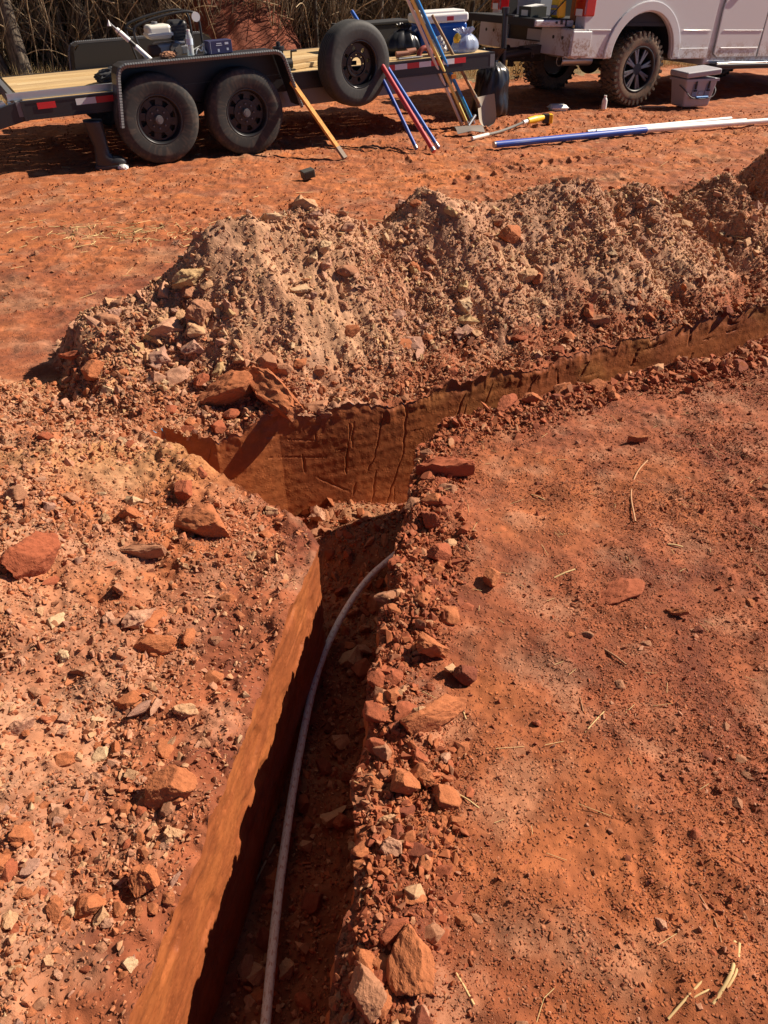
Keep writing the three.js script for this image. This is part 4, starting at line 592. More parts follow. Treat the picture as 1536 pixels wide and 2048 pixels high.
// ---------------------------------------------------------------- the larger rocks and clods that stand out
function hit(u, v) { const d = ray(u, v); let t = 0.6; for (; t < 12; t += 0.008) { const x = d.x * t, y = EYE + d.y * t, z = d.z * t; if (y < 1 && y <= (sdTrench(x, z) < 0 ? floorH(x, z) : H(x, z))) break; } return { p: V3(d.x * t, EYE + d.y * t, d.z * t), t }; }
const bigRocks = [0, 1, 2, 3, 4].map(i => rockGeo(700 + i, 14 + i * 2, 4, 0.2, 0.6 + 0.05 * i, 0.7, 0.6)), bigClods = [0, 1, 2, 3, 4].map(i => clodGeo(11.7 + i * 1.9, 22, 0.62 + 0.05 * i, 0.34)), bigSlabs = [0, 1, 2, 3].map(i => slabGeo(820 + i, 7 + i, 0.2 + 0.04 * i));
function landmark(u, v, w, h, kind, tone, label, yaw = 0, roll = 0, pitch = 0, k = 0, sink = 0.2) {
  const { p, t } = hit(u, v), W = w * t / FPX, Hh = h * t / FPX;
  const geo = { rock: bigRocks, clod: bigClods, slab: bigSlabs }[kind], o = single({ rock: 'rock', clod: 'clay_clod', slab: 'clay_slab' }[kind], geo[k % geo.length], stoneMats[tone], label, kind === 'slab' ? 'slab' : kind);
  o.scale.set(W, kind === 'slab' ? Math.max(W, Hh) * 0.9 : Math.min(W, Hh) * 1.25, kind === 'slab' ? Hh : Math.max(W * 0.6, Hh) * 1.0);
  o.rotation.set(pitch, yaw, roll, 'YXZ'); o.position.copy(p).add(V3(0, Hh * sink, 0)); return o;
}
[
  [455, 795, 125, 80, 'clod', 'rust', 'thick orange clay crust block beside the leaning slab at the trench', 0.3, 0.15, 0.2, 0],
  [405, 765, 60, 36, 'clod', 'red', 'cracked clay lump between the crust block and the spoil heap foot', 1.2, 0, 0, 1],
  [150, 715, 62, 26, 'slab', 'red', 'thin flat clay plate at the end of the spoil heap', 0.2, 0.1, 0.5, 0],
  [192, 748, 56, 48, 'clod', 'rust', 'squarish orange clod below the flat clay plate', 0.6, 0.1, 0, 2],
  [382, 565, 84, 52, 'rock', 'yellow', 'yellowish flat boulder high on the left flank of the spoil heap', 0.5, 0.3, 0.5, 0],
  [332, 668, 76, 46, 'rock', 'pink', 'dusty pink boulder low on the flank of the spoil heap', 0.7, 0.2, 0.5, 1],
  [405, 640, 70, 70, 'rock', 'brown', 'brown upright boulder beside the dusty pink boulder', 1.4, 0.2, 0.3, 2],
  [232, 640, 44, 46, 'rock', 'mauve', 'mauve grey boulder at the toe of the spoil heap', 1, 0, 0.2, 3],
  [600, 585, 44, 30, 'rock', 'buff', 'pale buff rock on the middle of the spoil heap', 0.4, 0.2, 0.4, 4],
  [650, 500, 40, 34, 'rock', 'buff', 'bright pale rock set high in the spoil heap', 0.9, 0, 0.4, 0],
  [610, 415, 54, 30, 'rock', 'tan', 'tan rock perched on the crest of the spoil heap', 0.2, 0, 0.2, 1],
  [1020, 480, 56, 44, 'clod', 'rust', 'rusty clod stuck in a gully of the spoil heap', 0.9, 0.2, 0.3, 3],
  [1060, 560, 60, 36, 'rock', 'tan', 'tan wedge rock below the gully of the spoil heap', 0.5, 0.2, 0.3, 2],
  [1190, 600, 50, 44, 'rock', 'brown', 'reddish brown block near the foot of the spoil heap', 0.4, 0.1, 0.2, 3],
  [1190, 645, 60, 24, 'slab', 'brown', 'flat brown slab at the foot of the spoil heap', 0.1, 0.1, 0.3, 1],
  [78, 1140, 112, 118, 'clod', 'red', 'large dark red pitted clod in the rubble bank', 0.5, 0.2, 0, 4, 0.3],
  [395, 1055, 165, 96, 'clod', 'rust', 'largest wedge of orange clay in the rubble bank', -0.5, 0.15, 0.2, 0, 0.12],
  [262, 1032, 46, 44, 'clod', 'rust', 'orange clod behind the largest clay wedge', 0.2, 0, 0, 1],
  [372, 985, 52, 44, 'clod', 'red', 'dark clod near the sandy ramp', 1.2, 0, 0, 2],
  [288, 1108, 92, 34, 'slab', 'brown', 'flat brown slab beneath the largest clay wedge', 0.1, 0.1, 0.25, 2],
  [280, 1248, 80, 62, 'rock', 'pink', 'pale pinkish angular rock in the rubble bank', 0.6, 0.1, 0.2, 0],
  [312, 1302, 92, 58, 'clod', 'rust', 'knobbly rusty clod just below the pale pinkish rock', 0.2, 0.1, 0, 3],
  [380, 1282, 40, 48, 'clod', 'rust', 'smooth orange lump beside the knobbly rusty clod', 0.9, 0.2, 0, 4],
  [165, 1350, 58, 36, 'rock', 'brown', 'brown flat rock among pale chips of the rubble bank', 0.3, 0, 0.2, 1],
  [132, 1318, 30, 44, 'rock', 'buff', 'upright buff chip in the rubble bank', 0.9, 0.2, 0.1, 2],
  [345, 1585, 118, 84, 'clod', 'rust', 'broad orange clod at the brink of the near trench', -0.2, 0.1, 0.2, 2, 0.15],
  [45, 1458, 66, 50, 'rock', 'pink', 'rounded pink rock at the outer side of the rubble bank', 0.5, 0, 0, 3],
  [292, 1772, 58, 92, 'slab', 'rust', 'upright orange slab beside a pale chip near the trench', 1.3, 0.9, 0.3, 3],
  [180, 1812, 68, 62, 'clod', 'rust', 'rounded orange clod casting a hard shadow', 0.7, 0, 0, 1],
  [112, 1828, 50, 46, 'clod', 'rust', 'small orange clod next to the rounded orange clod', 1.7, 0, 0, 0],
  [60, 1740, 44, 60, 'rock', 'mauve', 'mauve grey upright rock in the rubble bank', 1.2, 0.2, 0, 4],
  [120, 1640, 44, 40, 'clod', 'brown', 'brown clod above the mauve upright rock', 0.4, 0, 0, 2],
  [815, 1935, 96, 165, 'clod', 'rust', 'large pointed orange slab lying on the trench edge', 0.25, -0.2, 0.25, 0, 0.16],
  [738, 1995, 80, 130, 'clod', 'brown', 'brown clay slab between the pointed slab and the trench', -0.2, 0.2, 0.2, 3, 0.12],
  [862, 1312, 48, 92, 'rock', 'rust', 'long orange rock on the trench edge', 1.1, 0.1, 0.3, 1, 0.25],
  [930, 1362, 52, 50, 'clod', 'dark', 'dark red cubic clod beside the long orange rock', 0.4, 0, 0, 3, 0.3],
  [900, 1345, 30, 36, 'rock', 'tan', 'small tan rock between the long orange rock and the dark clod', 0.4, 0, 0, 4, 0.3],
  [868, 1440, 150, 100, 'clod', 'rust', 'broad orange crust of clay overhanging the trench edge', 0.3, 0, 0.1, 4, 0.1],
  [845, 1442, 46, 40, 'rock', 'tan', 'tan stone sitting on the broad clay crust', 0.3, 0, 0.1, 2, 0.5],
  [806, 1572, 64, 70, 'clod', 'rust', 'chunky orange clod on the trench edge', 0.3, 0.1, 0, 1, 0.3],
  [855, 1568, 34, 48, 'rock', 'rust', 'angular orange rock beside the chunky orange clod', 1.1, 0.4, 0, 0, 0.3],
  [772, 1645, 50, 34, 'rock', 'tan', 'tan stone poised at the very brink of the trench', 0.3, 0, 0, 3, 0.3],
  [783, 1708, 40, 64, 'slab', 'pink', 'pink upright chip on the trench edge', 1.3, 0.6, 0.2, 1, 0.3],
  [1235, 1185, 130, 62, 'clod', 'red', 'half buried dark crust of clay on the packed ground', 0.4, 0, 0, 0, -0.12],
  [1352, 1230, 46, 26, 'slab', 'rust', 'small tilted orange flake on the packed ground', -0.4, 0.3, 0.2, 0, 0.3],
  [890, 945, 120, 44, 'slab', 'red', 'flat red ledge of clay at the inside corner of the trench', 0.1, 0, 0.1, 1, 0.25],
  [985, 1165, 40, 44, 'clod', 'rust', 'orange clod right of the crumbled trench edge', 0.4, 0, 0, 2, 0.3],
  [880, 1120, 56, 50, 'clod', 'red', 'red clod in the heap of crumbs on the trench edge', 0.9, 0, 0, 3, 0.3],
  [860, 1050, 46, 52, 'clod', 'red', 'red clod below the flat red ledge', 1.9, 0, 0, 4, 0.3],
  [1275, 884, 46, 18, 'slab', 'rust', 'thin orange flake lying flat on the packed ground', 0.1, 0, 0.1, 3, 0.4],
  [1060, 802, 50, 30, 'clod', 'rust', 'orange clod on the near lip of the cross trench', 0.3, 0, 0, 1, 0.3],
  [1010, 818, 70, 34, 'clod', 'red', 'red clod beside the orange clod on the cross trench lip', 0.9, 0, 0, 0, 0.3],
  [1195, 782, 44, 34, 'clod', 'rust', 'orange clod on the near lip further along the cross trench', 0.2, 0, 0, 2, 0.3],
  [634, 1048, 36, 52, 'rock', 'pink', 'pointed pink rock standing at the corner of the two trenches', 0.2, 1.2, 0, 1, 0.35],
].forEach(a => landmark(...a));
{ // the slab that leans out over the back wall and throws a long shadow down it
  const a = G(508, 757, 0.1), b = G(582, 852, 0.0), o = single('clay_slab', bigSlabs[1], stoneMats.rust, 'long clay slab leaning out over the back wall of the trench', 'slab');
  const c = a.clone().add(b).multiplyScalar(0.5), d = b.clone().sub(a); o.position.set(c.x, 0.1, c.z); o.scale.set(d.length() * 1.1, 0.3, 0.18); o.rotation.set(0.55, Math.atan2(-d.z, d.x), -0.25, 'YXZ');
}
// grey conduit lying in the near trench
{
  const pts = [[528, 2080, -0.51], [545, 1900, -0.51], [563, 1740, -0.51], [600, 1500, -0.505], [640, 1330, -0.5], [690, 1222, -0.49], [740, 1153, -0.475], [797, 1102, -0.45]].map(([u, v, y]) => G(u, v, y));
  pts.unshift(pts[0].clone().multiplyScalar(2).sub(pts[1])); pts[0].y = -0.51; pts.push(V3(0.3, -0.44, -2.95), V3(0.75, -0.46, -3.24));
  const dusty = (tex(256, (i, j) => { const k = sstep(0.05, 0.3, fbm(i * 0.03, j * 0.05, 4, 260)) * 0.45 + (n2(i * 0.31, j * 0.37, 261) > 0.42 ? 0.4 : 0); return mixc([0.88, 0.88, 0.85], [0.6, 0.36, 0.24], clamp(k, 0, 0.7)); }, true)); dusty.repeat.set(24, 1);
  single('conduit', tube(pts, 0.0132, 120, 16), mat([1, 1, 1], 0.55, { map: dusty }), 'grey plastic conduit curving along the floor of the near trench', 'pipe');
}
// straw and rootlets
const strawMat = mat([0.58, 0.4, 0.18], 0.8), rootMat = mat([0.36, 0.18, 0.09], 0.9);
function stalk(list, r, m, label, name = 'straw_stalk') { const pts = list.map(([u, v], i) => { const h = hit(u, v).p; h.y += r * (i % 2 ? 1.6 : 1); return h; }); if (pts.length === 2) pts.splice(1, 0, pts[0].clone().add(pts[1]).multiplyScalar(0.5).add(V3(0, 0.003, 0))); return single(name, tube(pts, r, 20, 6), m, label, name === 'root' ? 'root' : 'straw', name === 'root' ? undefined : undefined); }
stalk([[1468, 1885], [1462, 1945], [1425, 2010]], 0.004, strawMat, 'thick bent straw stalk with a split top, near scattered stones');
stalk([[1478, 1888], [1470, 1948], [1432, 2008]], 0.003, strawMat, 'thin straw stalk alongside the thick bent stalk');
stalk([[1406, 1960], [1335, 2040]], 0.0026, strawMat, 'straight straw stalk crossing under the thick bent stalk');
stalk([[1430, 1975], [1380, 2000]], 0.002, strawMat, 'short straw piece beside the straight stalk');
stalk([[1208, 1300], [1252, 1332]], 0.003, rootMat, 'short stout stick on the packed ground', 'twig');
stalk([[1208, 1424], [1170, 1466]], 0.0018, strawMat, 'crossed straw piece on a scuffed patch');
stalk([[1160, 1396], [1172, 1455]], 0.0018, rootMat, 'dark grass stem beside the crossed straw', 'twig');
stalk([[912, 1948], [948, 2012]], 0.0025, strawMat, 'straw stalk near the pointed orange slab');
stalk([[917, 1402], [932, 1440]], 0.002, strawMat, 'straw stalk against the broad clay crust');
stalk([[918, 1590], [958, 1618]], 0.002, strawMat, 'straw stalk beside a clump of small stones');
stalk([[1398, 1790], [1432, 1850], [1445, 1920], [1436, 1980]], 0.0016, rootMat, 'long curved root tracing the packed ground', 'root');
stalk([[1305, 912], [1275, 945], [1262, 985], [1270, 1045]], 0.003, mat([0.5, 0.27, 0.14], 0.9), 'pale wandering root on the packed ground', 'root');
stalk([[1150, 1140], [1108, 1158]], 0.003, strawMat, 'curled straw beside the half buried crust');
stalk([[1335, 1090], [1365, 1096]], 0.003, strawMat, 'short straw lying beside a small hole');
stalk([[1062, 990], [1090, 1002]], 0.0022, strawMat, 'thin straw sliver on the packed ground');
stalk([[550, 1690], [512, 1765]], 0.003, mat([0.4, 0.3, 0.17], 0.9), 'straw stalk in the trench beside the conduit');
{
  const R = rng(77), g = rod(V3(-0.5, 0, 0), V3(0.5, 0, 0), 0.5, 0.4, 5), N = 700, im = new THREE.InstancedMesh(g, strawMat, N), e = new THREE.Euler(), q = new THREE.Quaternion(), m = new THREE.Matrix4();
  for (let i = 0; i < N; i++) { let x, z; if (i < 420) { x = -4.5 + 9 * R(); z = -9.5 + 5.3 * R(); if (i < 170) { x = G(260, 455).x + 0.75 * (R() + R() + R() - 1.5); z = -5.6 + 0.4 * (R() + R() + R() - 1.5); } } else { x = -0.1 + 2.3 * R(); z = -3.6 + 3.1 * R(); } if (sdTrench(x, z) < 0.02) { x = 1.2; z = -1.4; } const L = (i < 420 ? 0.05 + 0.16 * R() * R() : 0.02 + 0.07 * R() * R()), r = i < 420 ? 0.003 + 0.004 * R() : 0.0018; e.set(0, R() * 6.28, (R() - 0.5) * 0.3); q.setFromEuler(e); m.compose(V3(x, H(x, z) + 0.004, z), q, V3(L, r, r)); im.setMatrixAt(i, m); }
  im.name = 'loose_straw'; im.userData.kind = 'stuff'; im.castShadow = im.receiveShadow = true; scene.add(im);
}

// ---------------------------------------------------------------- things on, against and around the trailer and the truck
function TPx(u, v, o) { const d = ray(u, v), b = NB, q = [-2.11 + b[0] * o, -7.95 + b[1] * o], t = (q[0] * b[0] + q[1] * b[1]) / (d.x * b[0] + d.z * b[1]); return V3(d.x * t, EYE + d.y * t, d.z * t); }
function onTrailer(o, s, off, lift = 0, turn = 0) { const p = trailerPoint(s, deckY(s) + lift, off); o.position.copy(p); o.rotation.set(0, TW + turn, SLOPE, 'YXZ'); return o; }
function crumple(seed, sx, sy, sz, detail = 18, amp = 0.35, flat = 0.35, f0 = 2.1) { const g = mergeVertices((() => { const q = new THREE.IcosahedronGeometry(1, detail); q.deleteAttribute('normal'); q.deleteAttribute('uv'); return q; })(), 1e-4), p = g.attributes.position, v = V3(); for (let i = 0; i < p.count; i++) { v.fromBufferAttribute(p, i); const r = 1 - Math.abs(n3(v.x * f0 + seed, v.y * f0, v.z * f0)) * 2, f = 1 - Math.abs(n3(v.x * f0 * 2.2, v.y * f0 * 2.2 + seed, v.z * f0 * 2.2)) * 2; const k = 1 + amp * (0.45 * r + 0.3 * f - 0.45) + 0.12 * n3(v.x + seed, v.y, v.z); p.setXYZ(i, v.x * k * sx, Math.max(v.y * k, -flat) * sy, v.z * k * sz); } g.computeVertexNormals(); g.translate(0, flat * sy, 0); return boxUV(toCreasedNormals(g, 1.1)); }

// timber stake
{ const a = G(690, 316, 0.0), b = TPx(583, 163, 0.03), d = b.clone().sub(a), l = d.length(), t = thing('timber_stake', 'yellow timber stake leaning against the front of the trailer fender', 'stake'); const g = box(0.045, l, 0.028); const uv = g.attributes.uv; const q = new THREE.Quaternion().setFromUnitVectors(V3(0, 1, 0), d.clone().normalize()).multiply(new THREE.Quaternion().setFromAxisAngle(V3(0, 1, 0), 0.75)); part('shaft', g.translate(0, l / 2, 0).applyQuaternion(q), stakeMat, t); part('dirty_tip', box(0.048, 0.13, 0.031).translate(0, 0.062, 0).applyQuaternion(q), mat([0.3, 0.24, 0.19], 0.95), t); t.children[1].userData.label = 'grey mud covered tip'; t.position.copy(a); }
// leaning pipes
function leanPipe(name, base, via, k, r, m, label, group, endM) { const a = G(...base), b = TPx(...via), top = a.clone().add(b.clone().sub(a).multiplyScalar(k)), d = top.clone().sub(a), t = thing(name, label, 'pipe', group); a.y += r * 0.5; t.position.copy(a); part('tube', rod(V3(0, 0, 0), d, r, r, 18), m, t); part('coupling', rod(d.clone().multiplyScalar(0.004), d.clone().multiplyScalar(0.035), r * 1.12, r * 1.12, 18), endM || M.steel, t); return t; }
const scuffBlue = mat([1, 1, 1], 0.45, { map: tex(256, (i, j) => { const k = sstep(0.12, 0.34, fbm(i * 0.05, j * 0.02, 4, 3)); return mixc([0.13, 0.3, 0.68], [0.62, 0.64, 0.72], k * 0.8); }, true) });
leanPipe('leaning_pipe', [833, 300], [757, 142, 0.12], 1.1, 0.019, scuffBlue, 'scuffed blue pipe leaning beside the spare wheel, set apart from the paired pipes');
leanPipe('leaning_pipe', [868, 306], [753, 115, 0.12], 1.05, 0.024, M.pipeRed, 'pinkish red pipe leaning beside the spare wheel', undefined, M.steel);
leanPipe('leaning_pipe', [877, 298], [755, 106, 0.2], 1.42, 0.02, M.pipeBlue, 'clean blue pipe leaning behind the red pipe by the spare wheel');
leanPipe('leaning_pipe', [924, 252], [858, 100, 0.25], 1.75, 0.017, mat([0.6, 0.61, 0.62], 0.35, { metalness: 0.15 }), 'silver pipe leaning on the trailer beside the yellow striped pipe', undefined);
leanPipe('leaning_pipe', [935, 251], [868, 100, 0.24], 1.74, 0.019, M.pipeYellow, 'yellow pipe leaning on the trailer between silver and blue pipes');
leanPipe('leaning_pipe', [947, 248], [879, 100, 0.25], 1.72, 0.02, mat([0.02, 0.22, 0.6], 0.4), 'bright blue pipe leaning on the trailer next to the shovel');
// shovel standing on its blade
{
  const t = thing('shovel', 'long handled shovel with a dusty grey blade leaning on the trailer corner', 'shovel'), a = G(974, 254); t.position.copy(a);
  const sock = V3(0, 0, 0).add(TPx(958, 207, 0.24)).sub(a), top = TPx(864, 30, 0.5).sub(a), ax = sock.clone().normalize();
  part('handle', rod(sock, top, 0.019, 0.016, 14), handleMat, t); part('socket', rod(sock.clone().multiplyScalar(0.86), sock.clone().add(top.clone().sub(sock).multiplyScalar(0.1)), 0.024, 0.021, 14), M.toolGrey, t);
  const g = new THREE.PlaneGeometry(1, 1, 12, 14), p = g.attributes.position; for (let i = 0; i < p.count; i++) { const u = p.getX(i) * 2, v = p.getY(i) + 0.5; const w = 0.125 * (v < 0.35 ? Math.sqrt(1 - Math.pow(1 - v / 0.35, 2)) * 0.9 + 0.1 : 1); p.setXYZ(i, u * w, v * 0.33, -0.03 * (1 - u * u) * (1 - v * 0.3) + 0.035 * Math.abs(u) ** 2); } g.computeVertexNormals();
  const bl = part('blade', [g, g.clone().translate(0, 0, -0.003)], mat([0.36, 0.31, 0.25], 0.9, { side: THREE.DoubleSide }), t); bl.rotation.set(-0.18, 0.5, 0.1, 'YXZ');
}
{ // second shovel head lying on its face, beside the first
  const t = thing('flat_spade', 'flat spade head lying on the dirt before the standing shovel', 'spade'), a = G(935, 268); t.position.copy(a); t.position.y = 0.01; t.rotation.y = 0.35;
  const g = new THREE.PlaneGeometry(0.34, 0.2, 12, 6).rotateX(-Math.PI / 2), p = g.attributes.position; for (let i = 0; i < p.count; i++) p.setY(i, 0.075 - 0.06 * Math.pow(p.getZ(i) / 0.1, 2) * (0.6 + 0.4 * Math.abs(p.getX(i) / 0.17))); g.computeVertexNormals();
  part('blade', [g, g.clone().translate(0, -0.004, 0)], mat([0.2, 0.17, 0.15], 0.7, { side: THREE.DoubleSide, metalness: 0.2 }), t); part('socket', rod(V3(0.02, 0.07, -0.03), V3(0.13, 0.16, -0.1), 0.015, 0.018, 12), M.steel, t);
}
// cordless concrete vibrator
{
  const t = thing('cordless_tool', 'yellow and black cordless power tool with a long dark shaft lying on dirt', 'tool'), P = (u, v, y) => G(u, v, y).sub(t.position); t.position.copy(G(1040, 252)); t.position.y = 0;
  part('tip', rod(P(944, 277, 0.025), P(976, 269, 0.025), 0.02, 0.02, 14), M.cream, t); part('shaft', tube([P(976, 269, 0.025), P(1000, 263, 0.022), P(1025, 254, 0.04), P(1046, 245, 0.07)], 0.015, 24, 10), M.toolGrey, t); part('collar', rod(P(1046, 245, 0.07), P(1055, 242, 0.075), 0.023, 0.023, 14), M.white, t);
  const a = P(1055, 242, 0.075), b = P(1086, 235, 0.08); part('body', [rod(a, a.clone().lerp(b, 0.5), 0.034, 0.042, 16), rod(a.clone().lerp(b, 0.5), b, 0.04, 0.028, 16)], M.yellow, t);
  const bat = part('battery', rbox(0.09, 0.1, 0.1, 0.012), M.black, t); bat.position.copy(P(1092, 237, 0.062)); bat.position.y = 0.062; part('battery_cap', rbox(0.05, 0.1, 0.102, 0.01, 0.05, 0, 0), M.yellow, bat);
}
// poles lying on the dirt
{
  const L = (name, pts, r, ms, label) => { const t = thing(name, label, 'pole'); const base = G(...pts[0]); t.position.copy(base).setY(0.012); pts.forEach((p, i) => { if (!i) return; const a = G(...pts[i - 1]).sub(base).setY(r), b = G(...p).sub(base).setY(r); part(i === 1 && pts.length > 2 ? 'sleeve' : 'tube', rod(a, b, r * (i === 1 && pts.length > 2 ? 1.12 : 1), r * (i === 1 && pts.length > 2 ? 1.12 : 1), 18), ms[i - 1], t); }); const a = G(...pts[0]).sub(base).setY(r), b = G(...pts[1]).sub(base).setY(r); part('end_cap', rod(a.clone().sub(b.clone().sub(a).normalize().multiplyScalar(0.02)), a.clone().add(b.clone().sub(a).normalize().multiplyScalar(0.04)), r * 1.05, r * 1.05, 16), M.steel, t); return t; };
  L('ground_pole', [[990, 298], [1290, 268], [1640, 241]], 0.03, [scuffBlue, M.white], 'long pole with blue half and white half lying on dirt');
  L('ground_pole', [[1176, 271], [1460, 244]], 0.024, [M.white], 'shorter white pole lying behind the blue and white pole');
  L('ground_pole', [[1194, 270], [1490, 247]], 0.022, [M.white], 'white pole between the long blue pole and the shorter white pole');
}
// rubber boot
{
  const t = thing('rubber_boot', 'tall black rubber boot standing by the rear trailer wheel', 'boot'); t.position.copy(G(214, 337)); t.position.y = 0.0; t.rotation.y = 0.25;
  const ring = (x, y, rx, rz, n = 24) => { const a = []; for (let k = 0; k < n; k++) { const q = k / n * 6.283; a.push(V3(x + Math.cos(q) * rx, y, Math.sin(q) * rz)); } return a; };
  const loft = rings => { const P = [], id = [], n = rings[0].length; rings.forEach(r => r.forEach(v => P.push(v.x, v.y, v.z))); for (let i = 0; i + 1 < rings.length; i++) for (let k = 0; k < n; k++) { const a = i * n + k, b = i * n + (k + 1) % n; id.push(a, a + n, b, b, a + n, b + n); } const g = new THREE.BufferGeometry(); g.setAttribute('position', new THREE.Float32BufferAttribute(P, 3)); g.setIndex(id); g.computeVertexNormals(); const q = g.toNonIndexed(); q.setAttribute('uv', new THREE.BufferAttribute(new Float32Array(q.attributes.position.count * 2), 2)); return q; };
  const bm = mat([0.022, 0.023, 0.027], 0.4, { side: THREE.DoubleSide });
  part('shaft', loft([ring(-0.045, 0.41, 0.066, 0.05), ring(-0.045, 0.42, 0.086, 0.068), ring(-0.044, 0.4, 0.085, 0.068), ring(-0.03, 0.3, 0.076, 0.06), ring(-0.016, 0.2, 0.066, 0.052), ring(-0.012, 0.14, 0.07, 0.05), ring(0.0, 0.1, 0.085, 0.05), ring(0.03, 0.07, 0.12, 0.05), ring(0.045, 0.03, 0.14, 0.05)]), bm, t);
  part('foot', [new THREE.SphereGeometry(1, 24, 16).scale(0.11, 0.06, 0.052).translate(0.085, 0.05, 0), new THREE.SphereGeometry(1, 20, 14).scale(0.075, 0.075, 0.048).translate(0.0, 0.075, 0)], bm, t); part('sole', ext((() => { const s = new THREE.Shape(); s.absellipse(0.1, 0, 0.1, 0.054, -1.6, 1.6); s.lineTo(-0.04, 0.045); s.absellipse(-0.05, 0, 0.05, 0.045, 1.57, 4.71); s.closePath(); return s; })(), 0.03, 0.004).rotateX(-Math.PI / 2), mat([0.05, 0.05, 0.055], 0.7), t);
}
{ const o = single('paper_scrap', crumple(3.3, 0.05, 0.03, 0.035, 8), M.white, 'crumpled white scrap at the toe of the rubber boot', 'litter'); o.position.copy(G(247, 338)); }
{ const t = thing('dark_block', 'small dark box shaped block lying alone on open dirt', 'block'); t.position.copy(G(617, 356)); t.rotation.set(0.1, 0.5, 0.12); part('shell', rbox(0.115, 0.07, 0.08, 0.006, 0, 0.04, 0), mat([0.06, 0.058, 0.05], 0.6), t); part('recess', rbox(0.085, 0.045, 0.004, 0.001, 0, 0.04, 0.041), M.black, t); }
// grey ice chest with bail handle
{
  const t = thing('ice_chest', 'grey plastic ice chest with lid ajar and blue gripped bail handle', 'cooler'); t.position.copy(G(1378, 211)); t.rotation.y = 0.3; const gm = mat([0.36, 0.36, 0.39], 0.5), W = 0.5, D = 0.36, Hh = 0.34;
  const taper = (w0, w1, d0, d1, h, r) => { const g = rbox(w1, h, d1, r, 0, h / 2, 0), p = g.attributes.position; for (let i = 0; i < p.count; i++) { const k = p.getY(i) / h; p.setX(i, p.getX(i) * (w0 / w1 + (1 - w0 / w1) * k)); p.setZ(i, p.getZ(i) * (d0 / d1 + (1 - d0 / d1) * k)); } g.computeVertexNormals(); return g; };
  part('body', taper(0.4, W, 0.28, D, Hh, 0.03), gm, t); const rim = part('rim', [box(W + 0.01, 0.03, 0.02, 0, Hh - 0.02, D / 2), box(0.02, 0.03, D, -W / 2, Hh - 0.02, 0), box(0.02, 0.03, D, W / 2, Hh - 0.02, 0)], gm, t);
  const lid = part('lid', rbox(W + 0.03, 0.07, D + 0.03, 0.02, 0, 0.035, -(D + 0.03) / 2), gm, t); lid.position.set(0, Hh + 0.004, D / 2 + 0.015); lid.rotation.set(0.02, 0.02, 0.07); lid.position.y += 0.02;
  for (const x of [-0.09, 0.11]) { part('groove_panel', box(0.07, 0.2, 0.01, x, 0.2, D / 2 - 0.012), mat([0.2, 0.24, 0.33], 0.4), t); part('latch', [rod(V3(x, 0.31, D / 2 + 0.008), V3(x, 0.22, D / 2 + 0.006), 0.013), rbox(0.05, 0.02, 0.02, 0.006, x + 0.005, 0.2, D / 2 + 0.004)], M.black, t); }
  part('badge', rbox(0.07, 0.035, 0.006, 0.002, 0.01, 0.17, D / 2 - 0.008), gm, t);
  part('bail_handle', tube([V3(-W / 2 - 0.01, 0.26, 0.06), V3(-W / 2 + 0.02, 0.2, D / 2), V3(-0.16, 0.13, D / 2 + 0.05), V3(0.16, 0.13, D / 2 + 0.05), V3(W / 2 - 0.02, 0.2, D / 2), V3(W / 2 + 0.01, 0.26, 0.06)], 0.007, 48, 8), mat([0.05, 0.05, 0.06], 0.5), t); part('grip', rod(V3(-0.09, 0.128, D / 2 + 0.052), V3(0.09, 0.128, D / 2 + 0.052), 0.015), M.skyBlue, t);
}
{ const t = thing('foam_box', 'white foam takeout box on the shaded dirt behind the truck bumper', 'food box'); t.position.copy(G(1115, 221)); t.rotation.y = 0.2; const sh = (y0, y1, w0, w1) => { const g = new THREE.CylinderGeometry(w1, w0, y1 - y0, 4, 1); return g.rotateY(Math.PI / 4).scale(1, 1, 0.75).translate(0, (y0 + y1) / 2, 0); }; part('base', sh(0, 0.035, 0.13, 0.165), M.white, t); part('lid', [sh(0.038, 0.072, 0.165, 0.12)], M.white, t); part('rim', box(0.245, 0.006, 0.185, 0, 0.037, 0), M.white, t); }
{ const t = thing('white_bottle', 'white plastic bottle standing behind the truck rear wheel', 'bottle'); t.position.copy(G(1207, 218)); part('body', new THREE.LatheGeometry([[0, 0], [0.033, 0], [0.035, 0.006], [0.035, 0.1], [0.026, 0.125], [0.016, 0.135], [0.016, 0.14]].map(q => new THREE.Vector2(...q)), 24), M.white, t); part('cap', cyl(0.018, 0.018, 0.022, 18).translate(0, 0.15, 0), M.white, t); }
single('flat_stick', box(0.34, 0.012, 0.03), mat([0.5, 0.36, 0.22], 0.8), 'flat wooden strip on dirt between truck wheel and ice chest', 'stick').position.copy(G(1305, 213, 0.012)); 
